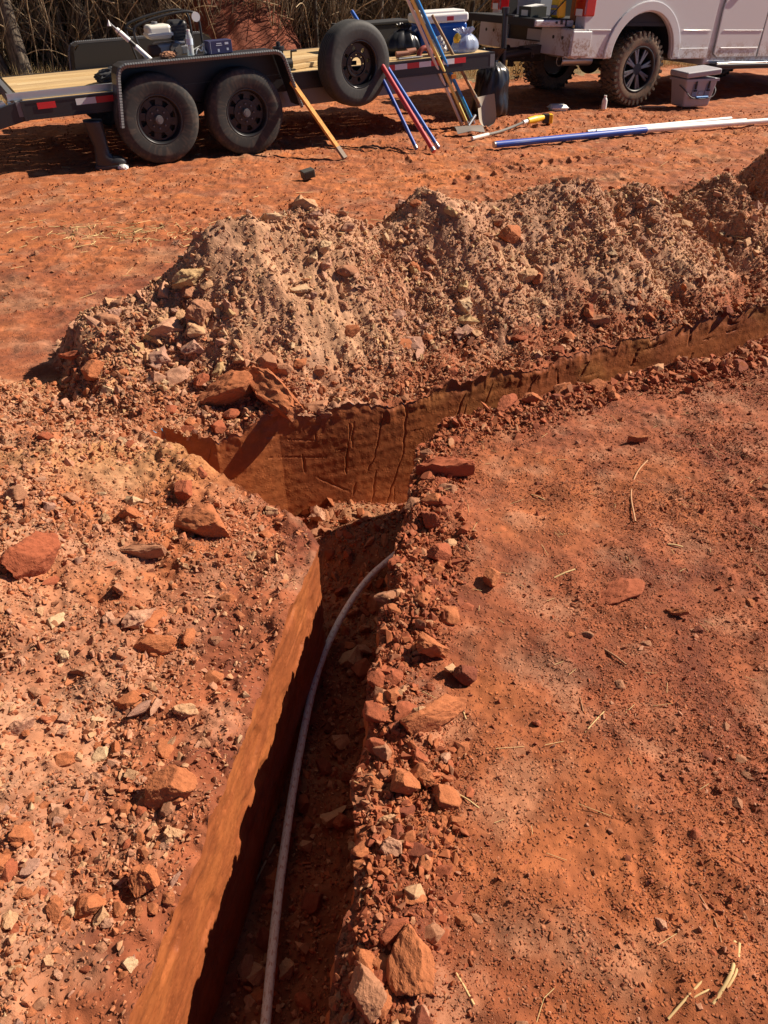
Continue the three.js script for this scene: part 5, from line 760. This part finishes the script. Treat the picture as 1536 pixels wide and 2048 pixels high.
// trash bag at the trailer's front corner: gathered plastic with long folds
function bagGeo(seed, prof, sx, sz, folds) { const nu = 72, nv = 44, P = [], uv = [], id = [], c = new THREE.CatmullRomCurve3(prof.map(([r, y]) => V3(r, y, 0))); for (let j = 0; j <= nv; j++) { const q = c.getPoint(j / nv), k = j / nv; for (let i = 0; i <= nu; i++) { const a = i / nu * 6.283185, ca = Math.cos(a), sa = Math.sin(a), f = 1 - Math.abs(n3(ca * 1.6 + seed, sa * 1.6, q.y * 1.3)) * 2, g = 1 - Math.abs(n3(ca * folds + seed, sa * folds, q.y * 3.2 + seed)) * 2, r = Math.max(0.001, q.x) * (1 + 0.16 * f + (0.05 + 0.16 * sstep(0.55, 0.85, k)) * g - 0.1); P.push(ca * r * sx + 0.05 * n2(q.y * 4, seed, 3) * k, Math.max(0, q.y + 0.02 * n3(ca * 2, sa * 2, q.y * 5) * k), sa * r * sz); uv.push(i / nu, k); } } for (let j = 0; j < nv; j++) for (let i = 0; i < nu; i++) { const p = j * (nu + 1) + i, r = p + nu + 1; id.push(p, r, p + 1, p + 1, r, r + 1); } const g = new THREE.BufferGeometry(); g.setAttribute('position', new THREE.Float32BufferAttribute(P, 3)); g.setAttribute('uv', new THREE.Float32BufferAttribute(uv, 2)); g.setIndex(id); g.computeVertexNormals(); return g; }
const bagMat = mat([0.016, 0.016, 0.019], 0.3, { side: THREE.DoubleSide });
{ const t = thing('trash_bag', 'tall shiny black trash bag slumped at the front corner of the trailer', 'trash bag'); t.position.copy(G(978, 240)); t.position.add(V3(0.04, 0, -0.28)); part('bag', bagGeo(7.7, [[0.001, 0.0], [0.16, 0.0], [0.21, 0.05], [0.22, 0.2], [0.2, 0.38], [0.15, 0.52], [0.06, 0.6]], 1, 0.9, 2.2), bagMat, t); part('gathered_neck', bagGeo(3.1, [[0.055, 0.59], [0.05, 0.63], [0.09, 0.69], [0.12, 0.74]], 1, 0.8, 3.2), bagMat, t); }

// --- on the trailer
{ const t = thing('aluminium_tube', 'square aluminium tube lying along the trailer deck planks', 'tube'); onTrailer(t, -0.62, 0.42, 0, 0); part('tube', [box(1.25, 0.004, 0.05, 0, 0.052, 0), box(1.25, 0.052, 0.004, 0, 0.026, 0.025), box(1.25, 0.052, 0.004, 0, 0.026, -0.025), box(1.25, 0.004, 0.05, 0, 0.002, 0)], M.alu, t); part('end_plug', rbox(0.012, 0.046, 0.044, 0.004, -0.622, 0.027, 0), M.black, t); t.position.x -= 0.0; }
{ const o = single('dark_tarp', crumple(9.1, 0.24, 0.09, 0.2, 16, 0.3, 0.5), mat([0.05, 0.052, 0.056], 0.9), 'dark grey folded tarp on the trailer deck by the white tipped bar', 'tarp'); onTrailer(o, -0.12, 0.9, 0.0); }
// engine driven compactor in a tube frame
{
  const t = thing('plate_compactor', 'engine powered compactor with white fuel tank inside a black tube frame', 'machine'); onTrailer(t, 0.33, 0.62, 0); const y = 0.0;
  part('base_plate', [rbox(0.58, 0.05, 0.36, 0.02, 0, 0.03, 0), box(0.1, 0.03, 0.36, 0.3, 0.05, 0)], M.blackRough, t);
  const bars = [], c = (x0, z) => [V3(x0, 0.05, z), V3(x0 - 0.06, 0.3, z), V3(x0 - 0.08, 0.46, z), V3(x0 + 0.02, 0.51, z), V3(x0 + 0.45, 0.57, z), V3(x0 + 0.53, 0.54, z), V3(x0 + 0.55, 0.3, z), V3(x0 + 0.56, 0.05, z)];
  for (const z of [0.17, -0.17]) bars.push(tube(c(-0.24, z), 0.012, 70, 10)); bars.push(rod(V3(-0.31, 0.45, -0.17), V3(-0.31, 0.45, 0.17), 0.012), rod(V3(0.24, 0.565, -0.17), V3(0.24, 0.565, 0.17), 0.012)); part('tube_frame', bars, M.black, t);
  part('throttle_wheel', cyl(0.04, 0.04, 0.02, 24).rotateX(Math.PI / 2).translate(0.275, 0.525, 0.19), M.white, t);
  const tk = part('fuel_tank', [rbox(0.23, 0.12, 0.2, 0.035, -0.07, 0.42, 0.03), rbox(0.245, 0.03, 0.21, 0.01, -0.07, 0.4, 0.03)], M.cream, t); part('fuel_cap', cyl(0.028, 0.03, 0.025, 18).translate(-0.09, 0.49, 0.03), M.greySteel, tk);
  part('fan_cover', [rbox(0.17, 0.17, 0.2, 0.04, 0.12, 0.42, 0.02), ...[0, 1, 2, 3, 4].map(k => box(0.14, 0.008, 0.01, 0.12, 0.36 + k * 0.026, 0.125))], M.black, t);
  part('crankcase', [rbox(0.24, 0.2, 0.22, 0.03, 0.0, 0.23, 0.0), rbox(0.1, 0.09, 0.14, 0.02, 0.13, 0.26, 0.06), cyl(0.03, 0.03, 0.1, 16).rotateZ(Math.PI / 2).translate(0.1, 0.32, 0.1)], mat([0.3, 0.3, 0.31], 0.45, { metalness: 0.6 }), t);
  part('pulley_cover', [cyl(0.055, 0.06, 0.05, 26).rotateX(Math.PI / 2).translate(0.05, 0.27, 0.14), cyl(0.02, 0.02, 0.07, 16).rotateX(Math.PI / 2).translate(0.05, 0.27, 0.14)], mat([0.2, 0.18, 0.16], 0.6, { metalness: 0.4 }), t); part('muffler', rbox(0.14, 0.1, 0.1, 0.03, -0.13, 0.27, 0.06), mat([0.06, 0.03, 0.025], 0.8), t);
}
{ // white and black bar
  const t = thing('white_tipped_bar', 'white and black banded bar propped up beside the compactor', 'bar'); const a = TPx(302, 120, 0.3), b = TPx(214, 42, 0.4), P = k => b.clone().sub(a).multiplyScalar(k); t.position.copy(a);
  part('lower_sleeve', rod(P(0), P(0.36), 0.022, 0.022, 16), M.white, t); part('black_band', rod(P(0.36), P(0.5), 0.019, 0.019, 16), M.black, t); part('upper_sleeve', rod(P(0.5), P(0.72), 0.022, 0.022, 16), M.white, t); part('neck', rod(P(0.72), P(0.95), 0.009, 0.009, 10), M.greySteel, t); part('clip', rod(P(0.74), P(0.8), 0.024, 0.02, 12), M.white, t); part('hook', new THREE.ConeGeometry(0.02, 0.05, 12).translate(P(0.96).x, P(0.96).y, P(0.96).z), M.white, t);
}
const fenderTop = 0.243;
{ const t = thing('water_bottle', 'clear plastic water bottle standing on the trailer fender', 'bottle'); onTrailer(t, 0.41, 0.12, fenderTop); t.rotation.z = 0; const bm = new THREE.MeshPhysicalMaterial({ color: new THREE.Color().setRGB(0.8, 0.86, 0.88), roughness: 0.12, transmission: 0.55, thickness: 0 }); part('bottle', new THREE.LatheGeometry([[0, 0.001], [0.028, 0.002], [0.032, 0.01], [0.03, 0.03], [0.032, 0.05], [0.03, 0.07], [0.032, 0.1], [0.032, 0.14], [0.022, 0.175], [0.013, 0.188], [0.013, 0.195]].map(q => new THREE.Vector2(...q)), 26), bm, t); part('label_band', cyl(0.0325, 0.0325, 0.05, 26, true).translate(0, 0.115, 0), mat([0.55, 0.66, 0.78], 0.5, { side: THREE.DoubleSide }), t); part('cap', cyl(0.015, 0.015, 0.016, 18).translate(0, 0.202, 0), M.white, t); }
{ const t = thing('blue_carton', 'small dark blue carton with pale print on the trailer fender', 'box'); onTrailer(t, 0.68, 0.12, fenderTop, 0.05); part('carton', rbox(0.235, 0.11, 0.12, 0.006, 0, 0.056, 0), M.darkBlue, t); const pm = mat([0.45, 0.5, 0.62], 0.6); part('print', [box(0.05, 0.008, 0.001, -0.01, 0.085, 0.0607), box(0.06, 0.006, 0.001, -0.01, 0.07, 0.0607), box(0.035, 0.018, 0.001, 0.065, 0.082, 0.0607), box(0.02, 0.02, 0.001, 0.07, 0.035, 0.0607), box(0.018, 0.024, 0.001, -0.02, 0.03, 0.0607), box(0.003, 0.1, 0.001, -0.095, 0.056, 0.0607)], pm, t); }
{ const o = single('leather_glove', crumple(4.4, 0.075, 0.035, 0.05, 12, 0.5, 0.5), mat([0.34, 0.16, 0.085], 0.8), 'tan leather glove lying on the fender before the compactor', 'glove'); onTrailer(o, 0.2, 0.14, fenderTop); }
{ const t = thing('white_tool_bundle', 'small bundle of white cord and metal beside the blue carton', 'cord'); onTrailer(t, 0.52, 0.14, fenderTop); part('cord', tube([V3(-0.06, 0.01, 0.02), V3(-0.03, 0.05, 0), V3(0.0, 0.03, 0.02), V3(0.02, 0.06, -0.01), V3(0.04, 0.01, 0.03)], 0.006, 40, 8), M.white, t); part('bracket', [rbox(0.03, 0.09, 0.03, 0.004, 0.04, 0.045, -0.02), rod(V3(-0.08, 0.04, -0.02), V3(0.05, 0.085, -0.02), 0.006)], mat([0.5, 0.5, 0.46], 0.5), t); }
{ const t = thing('ice_cooler', 'blue ice cooler with white lid on the trailer deck', 'cooler'); onTrailer(t, 3.54, 0.86, 0, -0.15); t.scale.setScalar(1.16); part('body', rbox(0.5, 0.24, 0.32, 0.03, 0, 0.12, 0), M.blue, t); const lid = part('lid', [rbox(0.52, 0.08, 0.34, 0.025, 0, 0.28, 0), rbox(0.46, 0.03, 0.28, 0.012, 0, 0.325, 0)], M.white, t); for (const x of [-1, 1]) part('side_handle', tube([V3(x * 0.25, 0.2, -0.08), V3(x * 0.285, 0.17, -0.06), V3(x * 0.285, 0.17, 0.06), V3(x * 0.25, 0.2, 0.08)], 0.01, 20, 8), M.white, t); part('badge', box(0.07, 0.035, 0.003, 0.06, 0.275, 0.1715), M.tapeRed, t); part('side_emboss', rbox(0.42, 0.012, 0.006, 0.002, 0, 0.19, 0.161), M.blue, t); }
{ const o = single('black_bag', bagGeo(1.9, [[0.001, 0.0], [0.17, 0.0], [0.21, 0.05], [0.19, 0.14], [0.12, 0.21], [0.05, 0.24], [0.08, 0.29]], 1, 0.85, 2.4), bagMat, 'glossy black plastic bag on the deck beside the blue cooler', 'bag'); onTrailer(o, 3.08, 0.85, 0); }
{ const t = thing('black_toolbox', 'long low black box on the far side of the trailer deck', 'box'); onTrailer(t, 3.1, 1.7, 0); part('body', rbox(0.9, 0.24, 0.3, 0.015, 0, 0.12, 0), M.blackRough, t); part('lid', rbox(0.92, 0.035, 0.32, 0.01, 0, 0.255, 0), M.blackRough, t); }
{ const o = single('white_bag', crumple(6.4, 0.085, 0.1, 0.08, 18, 0.55, 0.7), mat([0.7, 0.7, 0.68], 0.4), 'crumpled white plastic bag on the deck before the cooler', 'bag'); onTrailer(o, 3.33, 0.5, 0); }
{ const o = single('blue_bag', bagGeo(8.8, [[0.001, 0.0], [0.13, 0.0], [0.16, 0.04], [0.14, 0.11], [0.09, 0.16], [0.06, 0.18], [0.11, 0.23]], 1, 0.7, 2.8), new THREE.MeshPhysicalMaterial({ color: new THREE.Color().setRGB(0.42, 0.5, 0.68), roughness: 0.25, transmission: 0.35, thickness: 0, side: THREE.DoubleSide }), 'shiny pale blue plastic bag on the deck before the cooler', 'bag'); onTrailer(o, 3.68, 0.5, 0); const y = single('yellow_packet', crumple(3.9, 0.05, 0.06, 0.03, 10, 0.4, 0.5), M.yellow, 'yellow packet poking from the pale blue bag', 'packet'); onTrailer(y, 3.56, 0.47, 0.1); }
{ const t = thing('red_tool', 'brownish red pipe vice with round jaw lying on the deck edge', 'tool'); onTrailer(t, 2.95, 0.42, 0); const rm = mat([0.3, 0.05, 0.035], 0.6), wm = mat([0.3, 0.12, 0.07], 0.7); part('jaw', new THREE.TorusGeometry(0.075, 0.028, 10, 26, Math.PI).translate(0.16, 0.01, 0), rm, t); part('grip', rod(V3(-0.2, 0.05, 0), V3(-0.06, 0.055, 0.02), 0.03, 0.024, 14), wm, t); part('grip', rod(V3(-0.05, 0.06, -0.03), V3(0.06, 0.07, -0.03), 0.032, 0.026, 14), wm, t); part('blade', rbox(0.3, 0.014, 0.07, 0.004, -0.04, 0.012, 0.01), M.steel, t); }
{ const t = thing('loose_board', 'pale short board lying on the deck behind the spare wheel', 'board'); onTrailer(t, 1.75, 0.62, 0, 0.35); part('board', rbox(0.62, 0.04, 0.14, 0.004, 0, 0.021, 0), woodMats[2], t); part('batten', rbox(0.4, 0.035, 0.05, 0.004, 0.03, 0.06, -0.02), woodMats[3], t); }
{ const t = thing('ratchet_jack', 'black trailer winch with round cap behind the fender post', 'winch'); onTrailer(t, 1.5, 0.5, 0); part('drum', [rod(V3(-0.05, 0.06, 0), V3(0.06, 0.06, 0), 0.05), box(0.16, 0.012, 0.12, 0, 0.006, 0)], M.black, t); part('crank', [rod(V3(0.06, 0.06, 0), V3(0.06, 0.17, 0.02), 0.009), rod(V3(0.06, 0.17, 0.02), V3(0.12, 0.17, 0.02), 0.012)], M.steelBlack, t); }
// --- on the truck's tailgate
function onGate(o, x, z, lift = 0) { o.position.copy(TRUCK_P(x, 0.985 - x * 0.03 - 0.002 + lift, z)); o.rotation.y = PK.rotation.y; return o; }
{ const t = thing('open_carton', 'dark open carton with pale card inside on the tailgate', 'box'); onGate(t, -1.42, -0.55); part('carton', [box(0.24, 0.11, 0.008, 0, 0.055, 0.12), box(0.24, 0.11, 0.008, 0, 0.055, -0.12), box(0.008, 0.11, 0.232, 0.116, 0.055, 0), box(0.008, 0.11, 0.232, -0.116, 0.055, 0), box(0.22, 0.008, 0.22, 0, 0.005, 0)], mat([0.05, 0.055, 0.045], 0.7), t); part('label_card', box(0.004, 0.06, 0.13, -0.1225, 0.045, 0), M.cream, t); part('card', [box(0.2, 0.012, 0.18, 0.02, 0.115, 0).rotateZ(0.1)], M.white, t); }
{ const t = thing('yellow_jug', 'yellow plastic jug with printed panels on the tailgate', 'jug'); onGate(t, -1.22, -0.3); const yg = rbox(0.13, 0.26, 0.18, 0.03, 0, 0.13, 0), p = yg.attributes.position; for (let i = 0; i < p.count; i++) { const k = sstep(0.14, 0.26, p.getY(i)); p.setX(i, p.getX(i) * (1 - 0.35 * k)); } part('jug', yg, M.yellow, t); part('printed_label', [box(0.003, 0.05, 0.12, -0.0665, 0.06, 0), box(0.003, 0.03, 0.12, -0.0665, 0.12, 0)], mat([0.25, 0.25, 0.35], 0.6), t); part('cap', cyl(0.025, 0.025, 0.03, 16).translate(0, 0.275, 0.04), M.white, t); part('handle', tube([V3(0, 0.26, -0.05), V3(0, 0.3, -0.03), V3(0, 0.3, 0.02)], 0.012, 16, 8), M.yellow, t); }
{ const t = thing('clear_tote', 'pale clear plastic tote inside the truck bed', 'tote'); t.position.copy(TRUCK_P(-0.75, 0.985, -1.35)); t.rotation.y = PK.rotation.y; part('tote', rbox(0.3, 0.3, 0.5, 0.02, 0, 0.15, 0), mat([0.4, 0.42, 0.46], 0.3), t); part('lid', rbox(0.32, 0.03, 0.52, 0.01, 0, 0.315, 0), M.white, t); }

// ---------------------------------------------------------------- brush, trees and dry grass behind the trailer
const SO = (s, o, y = 0) => V3(-2.11 + DB[0] * s + NB[0] * o, y, -7.95 + DB[1] * s + NB[1] * o);
const brushFront = s => 6.6 + 0.5 * n2(s * 0.5, 3.3, 200) + 0.06 * s * (s > 4 ? 1 : 0);
{ // wooded bank that closes the view
  const P = [], col = [], uv = [], id = [], ns = 60, no = 24; for (let j = 0; j <= no; j++) for (let i = 0; i <= ns; i++) { const s = -16 + 44 * i / ns, o = 8 + 16 * j / no, p = SO(s, o), h = 4.6 * sstep(8.5, 17, o + 0.6 * n2(s * 0.4, o * 0.4, 201)) + 0.2 * n2(s * 1.5, o * 1.5, 202) * sstep(8, 9.5, o) - 0.06; P.push(p.x, h, p.z); const k = 0.6 + 0.5 * (0.5 + n2(s * 3, o * 3, 203)); col.push(0.075 * k, 0.05 * k, 0.03 * k); uv.push(s, o); }
  for (let j = 0; j < no; j++) for (let i = 0; i < ns; i++) { const a = j * (ns + 1) + i, b = a + 1, c = a + ns + 1, d = c + 1; id.push(a, b, c, b, d, c); }
  const g = new THREE.BufferGeometry(); g.setAttribute('position', new THREE.Float32BufferAttribute(P, 3)); g.setAttribute('color', new THREE.Float32BufferAttribute(col, 3)); g.setAttribute('uv', new THREE.Float32BufferAttribute(uv, 2)); g.setIndex(id); g.computeVertexNormals(); structure('wooded_bank', g, soilMat);
}
{ // leaf litter and dead grass floor under the brush
  const P = [], col = [], uv = [], id = [], ns = 150, no = 40; for (let j = 0; j <= no; j++) for (let i = 0; i <= ns; i++) { const s = -9 + 26 * i / ns, e = 3.6 + 0.7 * n2(s * 1.1, 8, 205) + 0.25 * n2(s * 4, 8, 206), o = e + (9.2 - e) * j / no, p = SO(s, o); P.push(p.x, H(p.x, p.z) + 0.012 * sstep(0, 0.1, j / no) - 0.008 + 0.04 * Math.max(0, n2(s * 3, o * 3, 207)), p.z); const k = 0.5 + 0.5 * n2(s * 5, o * 5, 208) + 0.3 * n2(s * 17, o * 17, 209), c = mixc([0.12, 0.075, 0.04], [0.42, 0.31, 0.15], clamp(k, 0, 1)); col.push(...c); uv.push(s / 0.6, o / 0.6); }
  for (let j = 0; j < no; j++) for (let i = 0; i < ns; i++) { const a = j * (ns + 1) + i, b = a + 1, c = a + ns + 1, d = c + 1; id.push(a, b, c, b, d, c); }
  const g = new THREE.BufferGeometry(); g.setAttribute('position', new THREE.Float32BufferAttribute(P, 3)); g.setAttribute('color', new THREE.Float32BufferAttribute(col, 3)); g.setAttribute('uv', new THREE.Float32BufferAttribute(uv, 2)); g.setIndex(id); g.computeVertexNormals(); structure('litter_floor', g, soilMat);
}
{
  const R = rng(909), e = new THREE.Euler(), q = new THREE.Quaternion(), m = new THREE.Matrix4(), cc = new THREE.Color();
  // bare shrubs: a handful of branching forms
  const shrubGeo = seed => { const r = rng(seed), out = []; const grow = (a, d, len, rad, lev) => { let p = a.clone(), dir = d.clone(); const seg = 3; for (let i = 0; i < seg; i++) { dir.add(V3((r() - 0.5) * 0.5, (r() - 0.35) * 0.3, (r() - 0.5) * 0.5)).normalize(); const b = p.clone().add(dir.clone().multiplyScalar(len / seg)); out.push(rod(p, b, rad * (1 - i * 0.22), rad * (1 - (i + 1) * 0.22), 4)); if (lev < 2) { const k = lev ? 2 : 2; for (let c = 0; c < k; c++) if (r() < 0.85) grow(b, dir.clone().add(V3((r() - 0.5) * 1.7, (r() - 0.3) * 0.9, (r() - 0.5) * 1.7)).normalize(), len * (0.45 + 0.25 * r()), rad * 0.5, lev + 1); } p = b; } }; const n = 4; for (let k = 0; k < n; k++) grow(V3((r() - 0.5) * 0.15, -0.03, (r() - 0.5) * 0.15), V3((r() - 0.5) * 1.1, 1, (r() - 0.5) * 1.1).normalize(), 0.9 + 0.6 * r(), 0.011 + 0.007 * r(), 0); return merge(out); };
  const shrubs = [1, 2, 3, 4].map(shrubGeo), bark = mat([1, 1, 1], 0.9);
  shrubs.forEach((g, gi) => { const N = 280, im = new THREE.InstancedMesh(g, bark, N); for (let i = 0; i < N; i++) { const s = -8 + 22 * R(), o = brushFront(s) + 4.2 * Math.pow(R(), 1.4), p = SO(s, o); const k = 0.7 + 0.8 * R(); e.set((R() - 0.5) * 0.4, R() * 6.28, (R() - 0.5) * 0.4); m.compose(p.setY(Math.max(0, 4.6 * sstep(8.5, 17, o)) - 0.02), q.setFromEuler(e), V3(k, k * (0.9 + 0.5 * R()), k)); im.setMatrixAt(i, m); const b = 0.5 + 0.8 * R(); im.setColorAt(i, cc.setRGB(0.27 * b, 0.205 * b, 0.135 * b)); } im.name = numbered('bare_brush'); im.userData.kind = 'stuff'; im.castShadow = im.receiveShadow = true; scene.add(im); });
  // long whips and vines
  [0, 1, 2].forEach(gi => { const r = rng(50 + gi), pts = [V3(0, -0.03, 0)]; let d = V3(0.1, 1, 0); for (let i = 1; i < 7; i++) { d.add(V3(0.22 * r() + 0.06 * gi, -0.08 * i * 0.3 * gi, (r() - 0.5) * 0.4)).normalize(); pts.push(pts[i - 1].clone().add(d.clone().multiplyScalar(0.36))); } const g = tube(pts, 0.007, 14, 4), N = 420, im = new THREE.InstancedMesh(g, bark, N); for (let i = 0; i < N; i++) { const s = -8 + 22 * R(), o = brushFront(s) - 0.3 + 3 * R() * R(), p = SO(s, o); const k = 0.5 + 0.8 * R(); e.set(0, R() * 6.28, (R() - 0.5) * 0.5); m.compose(p, q.setFromEuler(e), V3(k, k, k)); im.setMatrixAt(i, m); const b = 0.6 + 0.9 * R(); im.setColorAt(i, cc.setRGB(0.36 * b, 0.265 * b, 0.16 * b)); } im.name = numbered('brush_whips'); im.userData.kind = 'stuff'; im.castShadow = im.receiveShadow = true; scene.add(im); });
  // dead and dull green leaves through the brush
  const lg = new THREE.BufferGeometry(); lg.setAttribute('position', new THREE.Float32BufferAttribute([0, 0, 0, 0.5, 0.14, 0.3, 1, 0, 0, 0, 0, 0, 1, 0, 0, 0.5, 0.14, -0.3], 3)); lg.computeVertexNormals(); lg.setAttribute('uv', new THREE.BufferAttribute(new Float32Array(12), 2));
  const N = 90000, im = new THREE.InstancedMesh(lg, mat([1, 1, 1], 0.85, { side: THREE.DoubleSide }), N);
  for (let i = 0; i < N; i++) { const s = -8 + 22 * R(), o = brushFront(s) + 3.6 * Math.pow(R(), 0.9), p = SO(s, o), cl = n3(s * 0.9, o * 1.1, 4.5), y = 2.3 * Math.pow(R(), 1.3) * (0.55 + 0.9 * Math.max(0, 0.5 + cl)); p.y = Math.max(0.01, y + 4.6 * sstep(8.5, 17, o)); p.x += 0.1 * (R() - 0.5); const k = 0.035 + 0.05 * R(); e.set(R() * 6.28, R() * 6.28, R() * 6.28); m.compose(p, q.setFromEuler(e), V3(k, k, k)); im.setMatrixAt(i, m); const b = 0.5 + 0.8 * R(), gr = n3(s * 0.6, o, 9) > 0.05 && R() < 0.75; im.setColorAt(i, gr ? cc.setRGB(0.07 * b, 0.075 * b, 0.03 * b) : cc.setRGB(0.13 * b, 0.085 * b, 0.045 * b)); }
  im.name = 'brush_leaves'; im.userData.kind = 'stuff'; im.castShadow = im.receiveShadow = true; scene.add(im);
  // dry grass
  const bl = new THREE.BufferGeometry(); bl.setAttribute('position', new THREE.Float32BufferAttribute([-0.012, 0, 0, 0.012, 0, 0, 0.05, 0.6, 0.0, 0.012, 0, 0, 0.07, 0.6, 0.01, 0.05, 0.6, 0, 0.05, 0.6, 0, 0.07, 0.6, 0.01, 0.2, 1, 0.02], 3)); bl.computeVertexNormals(); bl.setAttribute('uv', new THREE.BufferAttribute(new Float32Array(18), 2));
  const NG = 46000, gi = new THREE.InstancedMesh(bl, mat([1, 1, 1], 0.8, { side: THREE.DoubleSide }), NG);
  for (let i = 0; i < NG; i++) { let s, o; do { s = -7 + 18 * R(); o = 3.3 + 3.8 * R(); } while (n2(s * 0.8, o * 0.8, 210) + 0.35 * sstep(3.4, 5.5, o) < -0.05 + 0.2 * R()); const p = SO(s, o); p.y = H(p.x, p.z); const k = 0.1 + 0.26 * R() * R() + 0.1 * sstep(4.5, 6.5, o); e.set((R() - 0.5) * 1.1, R() * 6.28, (R() - 0.5) * 1.1); m.compose(p, q.setFromEuler(e), V3(k * 0.8, k, k)); gi.setMatrixAt(i, m); const b = 0.6 + 0.7 * R(); gi.setColorAt(i, cc.setRGB(0.5 * b, 0.36 * b, 0.16 * b)); }
  gi.name = 'dry_grass'; gi.userData.kind = 'stuff'; gi.castShadow = gi.receiveShadow = true; scene.add(gi);
}
// red earth mound with roots, behind the fender
{
  const c = SO(2.75, 7.0), P = [], col = [], uv = [], id = [], n = 70; for (let j = 0; j <= n; j++) for (let i = 0; i <= n; i++) { const x = (i / n - 0.5) * 3.6, z = (j / n - 0.5) * 3.0, d = Math.hypot(x / 1.35, z / 1.2); let h = 2.1 * Math.pow(Math.max(0, 1 - d * d * 0.75), 0.8); h += sstep(0, 0.3, h) * (0.3 * n2(x * 1.6, z * 1.6, 220) + 0.16 * n2(x * 4, z * 4, 221) + 0.08 * n2(x * 9, z * 9, 222) + 0.04 * n2(x * 21, z * 21, 223)) - 0.05; P.push(x, h, z); const k = 0.65 + 0.6 * (0.5 + n2(x * 5, z * 5 + h * 4, 224)); col.push(0.25 * k, 0.068 * k, 0.034 * k); uv.push(x, z - h); }
  for (let j = 0; j < n; j++) for (let i = 0; i < n; i++) { const a = j * (n + 1) + i, b = a + 1, d = a + n + 1, f = d + 1; id.push(a, d, b, b, d, f); }
  const g = new THREE.BufferGeometry(); g.setAttribute('position', new THREE.Float32BufferAttribute(P, 3)); g.setAttribute('color', new THREE.Float32BufferAttribute(col, 3)); g.setAttribute('uv', new THREE.Float32BufferAttribute(uv, 2)); g.setIndex(id); g.computeVertexNormals(); const o = structure('earth_mound', g, soilMat); o.position.copy(c); o.rotation.y = TW;
}
// trees: bare trunks with limbs
const barkTex = tex(256, (i, j) => { const k = 0.75 + 0.35 * n2(i * 0.12, j * 0.02, 230) + 0.25 * n2(i * 0.4, j * 0.06, 231); return [0.6 * k, 0.54 * k, 0.47 * k]; }, true); barkTex.repeat.set(2, 6);
const barkMats = [mat([0.75, 0.75, 0.75], 0.95, { map: barkTex }), mat([0.3, 0.28, 0.26], 0.95, { map: barkTex })];
function tree(u, v, r, lean, h, seed, bm, label) {
  let lo = 60, hi = 400; for (let k = 0; k < 30; k++) { const md = (lo + hi) / 2, g0 = G(u, md), oo = (g0.x + 2.11) * NB[0] + (g0.z + 7.95) * NB[1]; if (oo > v) lo = md; else hi = md; } const b = G(u, hi), t = thing('tree', label, 'tree', undefined), R = rng(seed); t.position.set(b.x, -0.05, b.z); const pts = []; for (let i = 0; i <= 6; i++) { const k = i / 6; pts.push(V3(lean[0] * k * h + 0.06 * (R() - 0.5), h * k, lean[1] * k * h + 0.06 * (R() - 0.5))); }
  const cv = new THREE.CatmullRomCurve3(pts), g = new THREE.TubeGeometry(cv, 30, 1, 14), p = g.attributes.position, q = V3(); for (let i = 0; i <= 30; i++) { const c = cv.getPointAt(i / 30), k = r * (1 - 0.7 * i / 30) * (1 + 0.6 * Math.exp(-i * 0.9)); for (let j = 0; j <= 14; j++) { const n = i * 15 + j; q.fromBufferAttribute(p, n).sub(c).multiplyScalar(k * (1 + 0.12 * n3(Math.cos(j / 14 * 6.283) * 1.5, i * 0.3, Math.sin(j / 14 * 6.283) * 1.5 + seed))).add(c); p.setXYZ(n, q.x, q.y, q.z); } } g.computeVertexNormals();
  part('trunk', g, bm, t); const limbs = []; for (let k = 0; k < 11; k++) { const a = cv.getPointAt(0.35 + 0.6 * R()); let dir = V3(R() - 0.5, 0.5 + 0.5 * R(), R() - 0.5).normalize(), c = a.clone(), rr = r * 0.3; for (let i = 0; i < 4; i++) { const d = c.clone().add(dir.clone().multiplyScalar(0.45)); limbs.push(rod(c, d, rr, rr * 0.7, 6)); for (let w = 0; w < 2; w++) { const f = d.clone().add(V3(R() - 0.5, R() - 0.1, R() - 0.5).multiplyScalar(0.7)); limbs.push(rod(d, f, rr * 0.35, rr * 0.12, 4)); } rr *= 0.7; dir.add(V3((R() - 0.5) * 0.7, 0.1, (R() - 0.5) * 0.7)).normalize(); c = d; } } part('crown', limbs, bm, t); return t;
}
tree(56, 6.1, 0.125, [-0.06, 0.0], 6, 301, barkMats[0], 'stout grey trunk rising behind the rear of the trailer deck');
tree(22, 6.2, 0.09, [-0.16, 0.03], 5, 302, barkMats[0], 'pale leaning trunk beside the stout grey trunk');
tree(205, 6.3, 0.12, [-0.16, -0.02], 6, 303, barkMats[1], 'dark leaning trunk behind the far fender');
tree(112, 6.7, 0.045, [-0.05, 0], 5, 304, barkMats[0], 'slim grey sapling between the stout trunk and the far fender');
tree(150, 6.6, 0.04, [-0.02, 0.02], 5, 305, barkMats[0], 'thin pale sapling just left of the dark leaning trunk');
tree(330, 6.5, 0.035, [0.05, 0], 4.5, 306, barkMats[0], 'thin sapling behind the compactor frame');
tree(640, 6.2, 0.04, [-0.04, 0], 5, 307, barkMats[1], 'slim dark sapling beside the red earth mound');
tree(760, 6.4, 0.04, [0.06, 0], 5, 308, barkMats[0], 'slender grey sapling behind the leaning pipes');
tree(935, 6.3, 0.05, [0.03, 0], 5, 309, barkMats[1], 'dark sapling behind the blue cooler');
finish(scene);

renderer.render(scene, camera);
